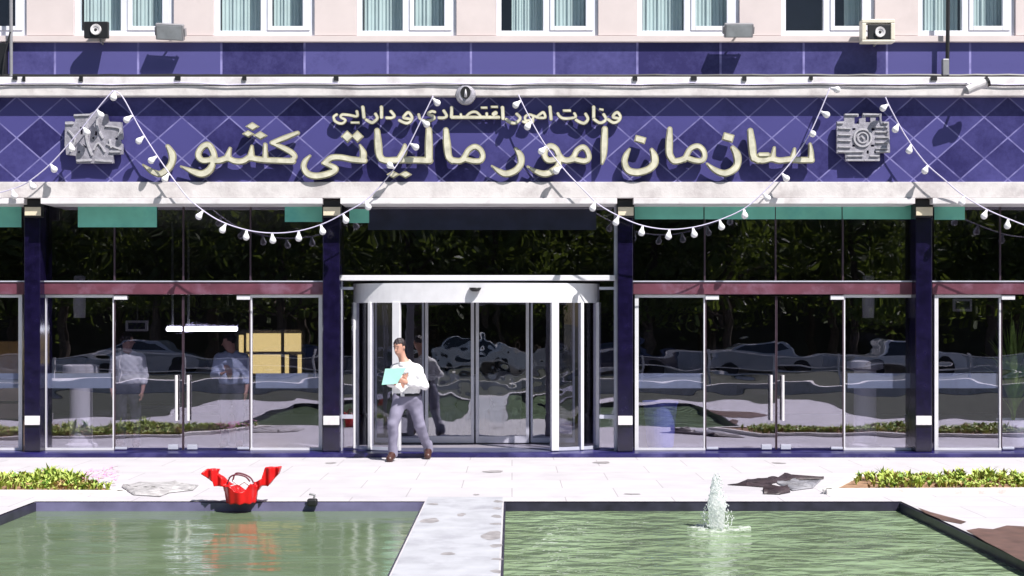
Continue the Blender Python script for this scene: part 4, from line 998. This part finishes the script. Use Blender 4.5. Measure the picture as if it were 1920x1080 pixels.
pedestal(1622, 675, 20.55, "round white pedestal behind the right bay's outer side light")
pedestal(152, 683, 20.55, "round white pedestal behind the left bay's outer side light")
def pendant(px, Y, label):
    t = thing("pendant_lamp", label, "lamp", (PX(px,Y), Y, PZ(518,Y)), group="pendant lamps in the lobby")
    b = MB(); b.lathe([(.085,PZ(596,Y)),(.095,PZ(570,Y)),(.085,PZ(518,Y)),(.03,PZ(515,Y))], 20, (PX(px,Y), Y, 0)); b.build("shade", M['white'], t, smooth=False)
    b = MB(); b.tube([(PX(px,Y), Y, PZ(515,Y)), (PX(px,Y), Y, zc)], .012, 6); b.build("cord", M['black'], t)
pendant(149, 21.0, "white cylindrical pendant lamp above the left pedestal"); pendant(1628, 21.0, "white cylindrical pendant lamp above the right pedestal")
t = thing("plastic_bin", "blue plastic bin behind the right bay's inner side light", "bin", (PX(1238,20.42), 20.42, FL))
c = (PX(1238,20.42), 20.42, FL); z1 = PZ(752,20.42)-FL
b = MB(); b.lathe([(.17,0),(.20,.02),(.255,z1-.05),(.245,z1-.045),(.19,.04),(0,.035)], 30, c); b.build("tub", M['bluebin'], t, smooth=False)
b = MB(); b.lathe([(.25,z1-.05),(.275,z1-.04),(.275,z1),(.25,z1)], 30, c); b.build("rim", M['bluebin'], t, smooth=False)
t = thing("wooden_counter", "orange wooden counter with pale shelves at the far left of the lobby", "counter", (PX(-20,20.9), 20.9, FL))
Yc_ = 20.9
b = MB(); b.pbox(-120, 42, 715, 640, Yc_, Yc_+.5); b.build("upper_board", M['orange'], t, bevel=.01)
M['palewood'] = mat("pale_wood", (.60,.42,.30), .5, var=.15, scale=3)
for k, (a, c_) in enumerate(((722,752),(757,785),(790,838))):
    b = MB(); b.pbox(-120, 41, c_, a, Yc_-.02*k, Yc_+.5); b.build("shelf_front", M['palewood'], t, bevel=.008)
t = thing("reception_bench", "long dark bench with white cushions seen through the left doors", "bench", (PX(320,23), 23, FL))
b = MB(); b.box(PX(225,23), PX(470,23), 22.7, 23.3, .42, .52); b.build("seat", M['navy'], t, bevel=.02)
b = MB(); b.box(PX(225,23), PX(470,23), 23.3, 23.38, .55, .95); b.build("backrest", M['navy'], t, bevel=.02)
for px in (232, 345, 460):
    b = MB(); b.box(PX(px,23)-.03, PX(px,23)+.03, 22.75, 23.3, FL, .42); b.build("leg", M['greymetal'], t)
t = thing("white_desk", "white panelled desk in the lobby beyond the sliding doors", "desk", (PX(890,23.6), 23.6, FL))
Yk = 23.6
b = MB(); b.box(PX(800,Yk), PX(985,Yk), Yk, Yk+.6, .95, 1.02); b.build("desktop", M['white'], t, bevel=.01)
for k, (a, c_) in enumerate(((806,850),(856,880),(886,920),(926,978))):
    b = MB(); b.box(PX(a,Yk), PX(c_,Yk), Yk+.06+.03*(k%2), Yk+.5, FL, .945); b.build("desk_panel", M['white'], t, bevel=.01)
def chair_white(px, Y, label):
    t = thing("draped_chair", label, "chair", (PX(px,Y), Y, FL), group="white draped chairs in the lobby"); x = PX(px, Y)
    def fn(P):
        d = union([ell(P, (x, Y+.2, .85), (.25,.08,.30)), ell(P, (x, Y, .45), (.28,.28,.10)), ell(P, (x, Y, .24), (.30,.30,.26))], .08)
        a = np.arctan2(P[:,1]-Y, P[:,0]-x); return np.maximum(d + .012*np.sin(a*14)*(P[:,2] < .5), FL+.004-P[:,2])
    o = nets(fn, (x-.45, Y-.45, 0), (x+.45, Y+.45, 1.3), .03).build("cover", M['white'], t, smooth=True, fix=False)
chair_white(838, 22.3, "white draped chair seen through the left sliding leaf"); chair_white(942, 22.5, "white draped chair seen through the right sliding leaf")
t = thing("potted_palm", "potted plant with long arching green leaves at the right edge of the lobby", "plant", (PX(1900,20.5), 20.5, FL))
pc = Vector((PX(1900,20.5), 20.5, FL))
b = MB(); b.lathe([(.16,0),(.19,.03),(.24,.40),(.25,.43),(.22,.43),(.20,.36),(0,.35)], 26, tuple(pc)); b.build("pot", M['pottery'], t)
b = MB(); rnd = random.Random(11)
for k in range(80):
    a = rnd.uniform(0, 6.28); L = rnd.uniform(.8, 1.9); out = rnd.uniform(.15, .75); p = pc + Vector((0,0,.38)); wd = rnd.uniform(.028,.06); n = 8; vs = []
    d = Vector((math.cos(a), math.sin(a)*.28 + .06, 0)); sd_ = Vector((-d.y, d.x, 0)).normalized()
    for j in range(n+1):
        s_ = j/n; q = p + Vector((0,0,1))*L*(s_ - .42*s_**2.4*out*1.3) + d*out*s_**1.7*.8; ww = wd*math.sin(math.pi*min(1, .12+s_*.88))
        vs += [q - sd_*ww, q + sd_*ww + Vector((0,0,.004))]
    b.add(vs, [(2*j, 2*j+2, 2*j+3, 2*j+1) for j in range(n)])
b.build("leaves", M['palmleaf'], t, fix=False)

# ------------------------------------------------------------------ red ornament, pump, fountain
t = thing("red_ornament", "red tub ornament with two raised flaring arms on the left pool rim", "ornament", (PX(453,14.72), 14.72, 0))
YR = 14.72; cR = Vector((PX(455,YR), YR, 0)); sR = F/YR
def rp(px, py, dy=0): return (PX(px,YR), YR+dy, PZ(py,YR))
def red_f(P):
    sx = YR/F; X_ = P[:,0]/sx + 960; Z_ = HOR - (P[:,2]-CZ)/sx           # the outline was measured on the ornament's own plane
    armL = [(380,887),(388,880),(411,880),(408,888),(414,893),(424,900),(431,906),(434,918),(422,918),(421,910),(403,910),(402,902),(391,896)]
    armR = [(476,918),(479,905),(492,898),(498,877),(526,876),(522,888),(512,899),(503,910),(490,909),(485,918)]
    f0 = np.full(X_.shape, 1e3)
    arms = np.minimum(field_poly(f0, X_, Z_, armL), field_poly(f0, X_, Z_, armR))*sx - .006
    arms = np.maximum(arms, np.abs(P[:,1]-YR) - (.05 + .02*np.sin(X_*.35)))
    body = [(420,909),(436,909),(446,917),(456,921),(466,914),(474,905),(486,912),(481,930),(479,942),(427,942),(424,928)]
    bf = field_poly(f0, X_, Z_, body)*sx
    tub = np.maximum(cap(P, rp(453,948), rp(453,905), .158, .19), bf)
    tub = np.maximum(tub, -ell(P, rp(455,902), (.15,.13,.14)))
    rib = .006*np.sin(np.arctan2(P[:,1]-YR, P[:,0]-cR.x)*9)
    return smin(tub + rib, arms, .012)
nets(red_f, (cR.x-.5, YR-.25, -.02), (cR.x+.5, YR+.25, .55), .0085).build("body", M['red'], t, smooth=True, fix=False)
b = MB()
b.tube(smooth_path([rp(428,906,-.05), rp(434,893,-.06), rp(446,889,-.06), rp(462,893,-.05), rp(470,902,-.04)]), .009, 6)
b.tube(smooth_path([rp(434,904,.06), rp(440,889,.05), rp(455,890,.05), rp(468,897,.05), rp(474,906,.04)]), .009, 6)
b.build("wire_handle", M['dkred'], t)
b = MB(); b.tube([rp(440,900,-.08), rp(452,907,-.1), rp(462,901,-.1), rp(470,908,-.08)], .012, 6); b.tube([rp(435,910,-.1), rp(450,905,-.12)], .01, 6); b.build("white_ribbon", M['white'], t)
t = thing("small_pump", "small black pump with a short pipe on the left pool's far rim", "pump", (PX(585,14.78), 14.78, 0))
b = MB(); b.pbox(575, 594, 950, 936, 14.70, 14.79); b.build("pump_body", M['black'], t, bevel=.02)
b = MB(); b.tube([(PX(588,14.75), 14.75, PZ(937,14.75)), (PX(590,14.75), 14.75, PZ(928,14.75)), (PX(580,14.75), 14.75, PZ(926,14.75))], .014, 8); b.build("pipe", M['greymetal'], t)

M['foam'] = mat("white_foam", (.95,.96,.97), .35, var=.06, scale=20, bump=.4, bscale=30)
_n = M['foam'].node_tree.nodes; _l = M['foam'].node_tree.links; _tr = _n.new("ShaderNodeBsdfTranslucent"); _tr.inputs[0].default_value = (.93,.95,.97,1)
_mx = _n.new("ShaderNodeMixShader"); _mx.inputs[0].default_value = .62; _tp = _n.new('ShaderNodeBsdfTransparent'); _m2 = _n.new('ShaderNodeMixShader'); _m2.inputs[0].default_value = .28; _l.new(_n["Principled BSDF"].outputs[0], _m2.inputs[1]); _l.new(_tp.outputs[0], _m2.inputs[2]); _l.new(_m2.outputs[0], _mx.inputs[1]); _l.new(_tr.outputs[0], _mx.inputs[2]); _l.new(_mx.outputs[0], _n["Material Output"].inputs[0])
Yf = 13.58; cf = Vector((PX(1344,Yf), Yf, WZ))
t = thing("fountain_jet", "white foaming water jet rising from the right pool", "fountain", cf)
def jet_f(P):
    q = P - np.array(cf); a = np.arctan2(q[:,1], q[:,0])
    d = union([cap(P, cf + Vector((0,0,-.03)), cf + Vector((0,0,.24)), .075, .084), cap(P, cf + Vector((0,0,.22)), cf + Vector((-.015,0,.50)), .084, .026)], .03)
    return d + .008*np.sin(a*4 + q[:,2]*9)*np.sin(q[:,2]*17 + a*2) + .005*np.sin(q[:,0]*150+q[:,2]*40)*np.sin(q[:,2]*110)
nets(jet_f, cf - Vector((.25,.25,.1)), cf + Vector((.25,.25,.62)), .008).build("water_column", M['foam'], t, smooth=True, fix=False)
b = MB(); rnd = random.Random(5)
for k in range(520):
    an = rnd.uniform(0, 6.28); z = rnd.random()**1.15*.58 - .02; rmax = .135*(1 - max(0, z-.15)/.50) if z > .15 else .15; r = rmax*rnd.uniform(.55, 1.15); q = cf + Vector((math.cos(an)*r, math.sin(an)*r, z)); s_ = rnd.uniform(.003,.008)
    b.lathe([(0,-s_*1.6),(s_*.8,-s_*.6),(s_,0),(s_*.7,s_*.8),(0,s_*1.8)], 6, tuple(q))
tag(b.build("droplets", M['foam'], t, smooth=True), kind="stuff")
def foam_f(P):
    q = P - np.array(cf); r = np.hypot(q[:,0]*.82, q[:,1]*1.0); a = np.arctan2(q[:,1], q[:,0])
    rr = .17 + .05*np.sin(a*3+1) + .03*np.sin(a*7) ; ring = np.hypot((r - rr)*.55, (q[:,2]-.0)*2.2) - (.020 + .010*np.sin(a*9)+.009*np.sin(q[:,0]*70)*np.sin(q[:,1]*60))
    return ring
nets(foam_f, cf - Vector((.4,.4,.06)), cf + Vector((.4,.4,.08)), .010).build("foam_ring", M['foam'], t, smooth=True, fix=False)

# ------------------------------------------------------------------ planting beds, slabs, tarpaulins
def bed(name, label, poly, kerb_h):
    t = thing(name, label, "flower bed", (sum(p[0] for p in poly)/len(poly), sum(p[1] for p in poly)/len(poly), 0))
    n = len(poly); b = MB(); vs = [(x, y, kerb_h*.6) for x, y in poly] + [(x, y, -.05) for x, y in poly]
    b.add(vs, [tuple(range(n))] + [(k, (k+1)%n, n+(k+1)%n, n+k) for k in range(n)]); b.build("soil", M['soil'], t)
    b = MB()
    for k in range(n):
        a, c = Vector((*poly[k], 0)), Vector((*poly[(k+1)%n], 0)); d = (c-a).normalized(); s_ = Vector((-d.y, d.x, 0))
        b.obox((a+c)/2 + Vector((0,0,kerb_h/2-.02)), (c-a)/2 + d*.028, s_*.055, (0,0,kerb_h/2+.02))
    b.build("kerb", M['kerb'], t, bevel=.012, fix=True); return t
def pt2(px, py): v = GP(px, py); return (v.x, v.y)
LB = [pt2(-420,926), pt2(228,928), pt2(120,896), pt2(-420,884)]
RB = [pt2(1552,926), pt2(2350,923), pt2(2350,893), pt2(1605,899)]
bed("planting_bed", "low kerbed flower bed with grassy plants left of the left pool", LB, .05)
bed("planting_bed", "low kerbed flower bed with bright green seedlings behind the right pool", RB, .06)
def inpoly(x, y, poly):
    r = False; n = len(poly)
    for i in range(n):
        (ax, ay), (bx, by) = poly[i], poly[(i+1)%n]
        if (ay > y) != (by > y) and x < (bx-ax)*(y-ay)/(by-ay)+ax: r = not r
    return r
def cover(name, label, poly, count, hmin, hmax, blade, mats, seed, z0, dens=None):
    rnd = random.Random(seed); xs = [p[0] for p in poly]; ys = [p[1] for p in poly]; mbs = [MB() for _ in mats]; k = 0
    while k < count:
        x, y = rnd.uniform(min(xs), max(xs)), rnd.uniform(min(ys), max(ys))
        if not inpoly(x, y, poly): continue
        if dens and rnd.random() > dens(x, y): k += 1; continue
        k += 1; cl = .5 + .5*math.sin(x*2.3+1)*math.sin(y*3.1+x); hh_ = rnd.uniform(hmin, hmax)*(.4+.8*cl)*(1.45 if rnd.random() < .06 else 1)
        mb = mbs[0 if rnd.random() < .72 else rnd.randrange(len(mats))]
        for j in range(blade):
            a = rnd.uniform(0, 6.28); ln = rnd.uniform(.3, .8); wd = rnd.uniform(.010, .022) if blade > 4 else .02
            d = Vector((math.cos(a), math.sin(a), 0)); s_ = Vector((-d.y, d.x, 0)); p = Vector((x, y, z0)); m = p + Vector((0,0,hh_*.62)) + d*hh_*ln*.3; e = p + Vector((0,0,hh_*rnd.uniform(.7,1.05))) + d*hh_*ln
            mb.add([p - s_*wd*.4, p + s_*wd*.4, m + s_*wd, m - s_*wd, e], [(0,1,2,3), (3,2,4)])
    return mbs
def stuff(name, label, cat, mbs, mats, kind="stuff"):
    # one object, several leaf colours
    allmb = MB(); me_idx = []
    for i, mb in enumerate(mbs): me_idx += [i]*len(mb.f); allmb.add(mb.v, mb.f)
    o = allmb.build(name, mats[0], None, fix=False)
    for m in mats[1:]: o.data.materials.append(m)
    o.data.polygons.foreach_set("material_index", me_idx); return tag(o, label, cat, kind=kind)
GL = [M['leafbright'], M['plantleaf'], M['leafyellow'], mat('dry_leaf', (.34,.22,.10), .8, var=.3)]
LBi = [pt2(-420,923), pt2(205,925), pt2(110,899), pt2(-420,888)]
stuff("ground_cover", "grassy yellow green plants filling the left flower bed", "plants", cover("g", "", LBi, 2000, .05, .165, 5, GL, 1, .03), GL)
RBi = [pt2(1590,922), pt2(2350,919), pt2(2350,897), pt2(1615,902)]
dn = lambda x, y: min(1, max(.12, (x - RBi[0][0])/1.0))
stuff("ground_cover", "bright green low seedlings in rows in the right flower bed", "plants", cover("g", "", RBi, 1300, .05, .14, 6, GL, 2, .036, dn), GL)
b = MB(); rnd = random.Random(9)
for k in range(80):
    px, py = rnd.uniform(158, 222), rnd.uniform(905, 922); v = GP(px, py); v.z = rnd.uniform(.08, .2)
    for j in range(4):
        a = rnd.uniform(0, 6.28); r = rnd.uniform(.014,.026); d = Vector((math.cos(a), math.sin(a), .3)); s_ = Vector((-d.y, d.x, 0))
        b.add([v, v + d*r + s_*r*.6, v + d*r*1.8, v + d*r - s_*r*.6], [(0,1,2,3)])
o = b.build("pink_flowers", M['pinkpetal'], None, fix=False); tag(o, "small pink flowers at the tip of the left flower bed", "flowers", kind="stuff")

def slab_thing(name, label, cat, pxpoly, hgt, m, seed, extra=None):
    """low uneven sheet or slab lying on the paving"""
    poly = [pt2(*p) for p in pxpoly]; cx = sum(p[0] for p in poly)/len(poly); cy = sum(p[1] for p in poly)/len(poly)
    xs = [p[0] for p in poly]; ys = [p[1] for p in poly]; rnd = np.random.RandomState(seed); h = max(max(xs)-min(xs), max(ys)-min(ys))/60
    ph = rnd.uniform(0, 6.28, 6)
    bm = bmesh.new(); f = bm.faces.new([bm.verts.new((x, y, 0)) for x, y in poly]); bmesh.ops.triangulate(bm, faces=bm.faces[:])
    for _ in range(5): bmesh.ops.subdivide_edges(bm, edges=bm.edges[:], cuts=1, use_grid_fill=False)
    edge = {v for e in bm.edges if e.is_boundary for v in e.verts}
    for v in bm.verts:
        z = .5 + .25*math.sin(v.co.x*7+ph[0])*math.sin(v.co.y*6+ph[1]) + .2*math.sin(v.co.x*17+v.co.y*9+ph[2]) + .12*math.sin(v.co.x*31-v.co.y*23+ph[3])
        v.co.z = .006 if v in edge else .01 + hgt*max(.08, z)
        v.co.x -= cx; v.co.y -= cy
    r_ = bmesh.ops.extrude_face_region(bm, geom=bm.faces[:])
    for q in r_['geom']:
        if isinstance(q, bmesh.types.BMVert): q.co.z += .006
    bmesh.ops.recalc_face_normals(bm, faces=bm.faces)
    me = bpy.data.meshes.new(name); bm.to_mesh(me); bm.free(); me.materials.append(m)
    o = bpy.data.objects.new(name, me); COL.objects.link(o); o.location = (cx, cy, 0); me.polygons.foreach_set("use_smooth", [True]*len(me.polygons))
    return tag(o, label, cat)
slab_thing("stone_slab", "rough grey uneven slab on the paving between the left flower bed and red ornament", "slab", [(228,914),(262,905),(330,908),(372,911),(362,920),(318,925),(300,932),(250,929)], .045, M['greyslab'], 1)
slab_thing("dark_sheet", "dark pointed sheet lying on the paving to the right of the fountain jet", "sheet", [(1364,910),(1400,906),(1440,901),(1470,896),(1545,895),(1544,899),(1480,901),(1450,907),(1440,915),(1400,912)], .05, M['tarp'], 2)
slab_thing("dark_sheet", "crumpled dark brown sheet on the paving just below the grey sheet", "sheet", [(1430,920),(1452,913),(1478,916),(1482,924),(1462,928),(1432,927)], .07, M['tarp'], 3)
slab_thing("grey_sheet", "crumpled grey plastic sheet on the paving at the tip of the right flower bed", "sheet", [(1456,907),(1486,902),(1540,901),(1524,916),(1486,921)], .05, M['greytarp'], 4)

# ------------------------------------------------------------------ behind the viewer: street trees and wall; railing, low walls, cars added for reflections
def tree_meshes(seed):
    rnd = random.Random(seed); nr = np.random.RandomState(seed)
    tb = MB(); H_ = rnd.uniform(9, 11.5)
    tb.tube([(0,0,-.1),(.05,.03,1.5),(-.05,.05,3.2),(.1,-.05,5.5),(0,0,H_*.75)], [.26,.2,.17,.12,.04], 9)
    cl = []
    for k in range(9):
        a = rnd.uniform(0,6.28); z = rnd.uniform(2.2, H_*.72); r = rnd.uniform(1.1, 2.6); e = (math.cos(a)*r, math.sin(a)*r, z + rnd.uniform(.6,1.6))
        tb.tube([(0,0,z-.5), (e[0]*.5, e[1]*.5, z+.3), e], [.09,.06,.02], 6); cl.append(e)
    for k in range(10): cl.append((rnd.gauss(0,1.2), rnd.gauss(0,1.2), rnd.uniform(3, H_*.9)))
    lb = MB(); pts = []
    for c in cl: pts.append(np.array(c) + nr.normal(0, .75, (330, 3))*np.array([1,1,.8]))
    for p in np.concatenate(pts):
        d = nr.normal(0,1,3); d /= np.linalg.norm(d); u_ = np.cross(d, nr.normal(0,1,3)); u_ /= np.linalg.norm(u_); s_ = nr.uniform(.10,.2)
        lb.add([p - u_*s_*.5, p + d*s_, p + u_*s_*.5, p - d*s_], [(0,1,2,3)])
    return tb, lb
protos = []
for sd_ in (21, 22, 23):
    tb, lb = tree_meshes(sd_)
    tm = tb.build("trunk", M['bark'], None); lm = lb.build("crown", M['treeleaf'], None, fix=False); protos.append((tm.data, lm.data))
    bpy.data.objects.remove(tm); bpy.data.objects.remove(lm)
rnd = random.Random(33)
for row, (yy, n, st_) in enumerate(((-14, 13, 4.6), (-21, 15, 4.6), (-28, 15, 5.0))):
    for k in range(n):
        x = (k - (n-1)/2)*st_ + rnd.uniform(-.9,.9); i = rnd.randrange(3)
        t = thing("street_tree", "leafy green street tree in the rows across the road from the building", "tree", (x, yy + rnd.uniform(-1,1), -.12), group="street trees across the road")
        t.rotation_euler.z = rnd.uniform(0, 6.28); s_ = rnd.uniform(.85, 1.15); t.scale = (s_, s_, s_)
        for nm, me in zip(("trunk", "crown"), protos[i]):
            o = bpy.data.objects.new(nm, me); COL.objects.link(o); o.parent = t
b = MB(); b.box(-40, 40, -33, -32.4, -.12, 9); tag(b.build("garden_wall", mat("dark_garden_wall", (.06,.065,.05), .9, var=.4, scale=.8)), "high dark wall behind the rows of street trees", "wall")
b = MB(); b.box(-34, 34, -11.4, -11.15, -.12, .62); tag(b.build("added_wall", M['kerb'], bevel=.02), "unseen low pale wall added across the road for the glass to reflect", "wall")  # added low wall, a pale line in the reflections
t = thing("added_railing", "unseen white two-rail railing added behind the viewer for the glass to reflect", "railing", (0, -1.0, 0))  # added railing, unseen itself, gives the panes white bars to reflect
for z in (.50, .92): b = MB(); b.box(-22, 22, -1.03, -.97, z, z+.05); b.build("rail", M['white'], t)
for k in range(23): b = MB(); b.box(-22+k*2-.03, -22+k*2+.03, -1.04, -.96, -.02, 1.02); b.build("post", M['white'], t)
b = MB(); b.box(-60, 60, 2.2, 2.5, -.02, .25); tag(b.build("added_edging", M['kerb'], bevel=.02), "unseen pale stone edging added behind the viewer for the glass to reflect", "edging")  # added edging, seen only as a white line in the glass
def car(x, y, label, m):  # unseen cars, added to make the glass reflections busier
    t = thing("added_car", label, "car", (x, y, -.12), group="unseen cars added for the glass to reflect")
    prof = [(-2.1,.32),(-2.12,.62),(-1.95,.84),(-1.25,.92),(-.72,1.36),(.55,1.40),(1.25,.98),(1.95,.92),(2.12,.72),(2.1,.32)]
    b = MB(); n = len(prof); vs = []
    for yy in (-.82, .82):
        for (px_, pz_) in prof: vs.append((x+px_, y+yy*(1 if pz_ < 1 else .8), pz_-.12))
    b.add(vs, [tuple(range(n)), tuple(range(n,2*n))[::-1]] + [(k, (k+1)%n, n+(k+1)%n, n+k) for k in range(n)]); b.build("body", m, t, bevel=.05)
    b = MB(); gp = [(-1.08,.95),(-.66,1.3),(.5,1.33),(1.05,.99)]
    vs = [(x+a, y+s_*(.835 - .13*(z-.9)/.45), z-.12) for s_ in (1,-1) for a, z in gp]; b.add(vs, [(0,1,2,3),(4,7,6,5)]); b.build("window", M['carglass'], t, fix=False)
    for dx in (-1.3, 1.32):
        for dy in (-.78, .78):
            b = MB(); b.lathe([(0,-.1),(.2,-.1),(.31,-.1),(.33,-.06),(.33,.06),(.31,.1),(0,.1)], 22, (x+dx, y+dy, .33-.12), 'Y'); b.build("wheel", M['tyre'], t)
M['silverpaint'] = mat("silver_car_paint", (.38,.39,.42), .25, coat=.6, var=.02); M['darkpaint'] = mat("dark_blue_car_paint", (.03,.035,.08), .2, coat=.6, var=.02)
for x, lab, m in ((-13.6,"unseen silver car added at the left end of the road",'silverpaint'),(-8.2,"unseen dark blue car added on the left side of the road",'darkpaint'),(-1.6,"unseen white car added opposite the entrance",'carpaint'),(4.0,"unseen dark blue car added opposite the right bay",'darkpaint'),(9.3,"unseen silver car added on the right side of the road",'silverpaint'),(14.6,"unseen white car added at the right end of the road",'carpaint')):
    car(x, -10.15, lab, M[m])
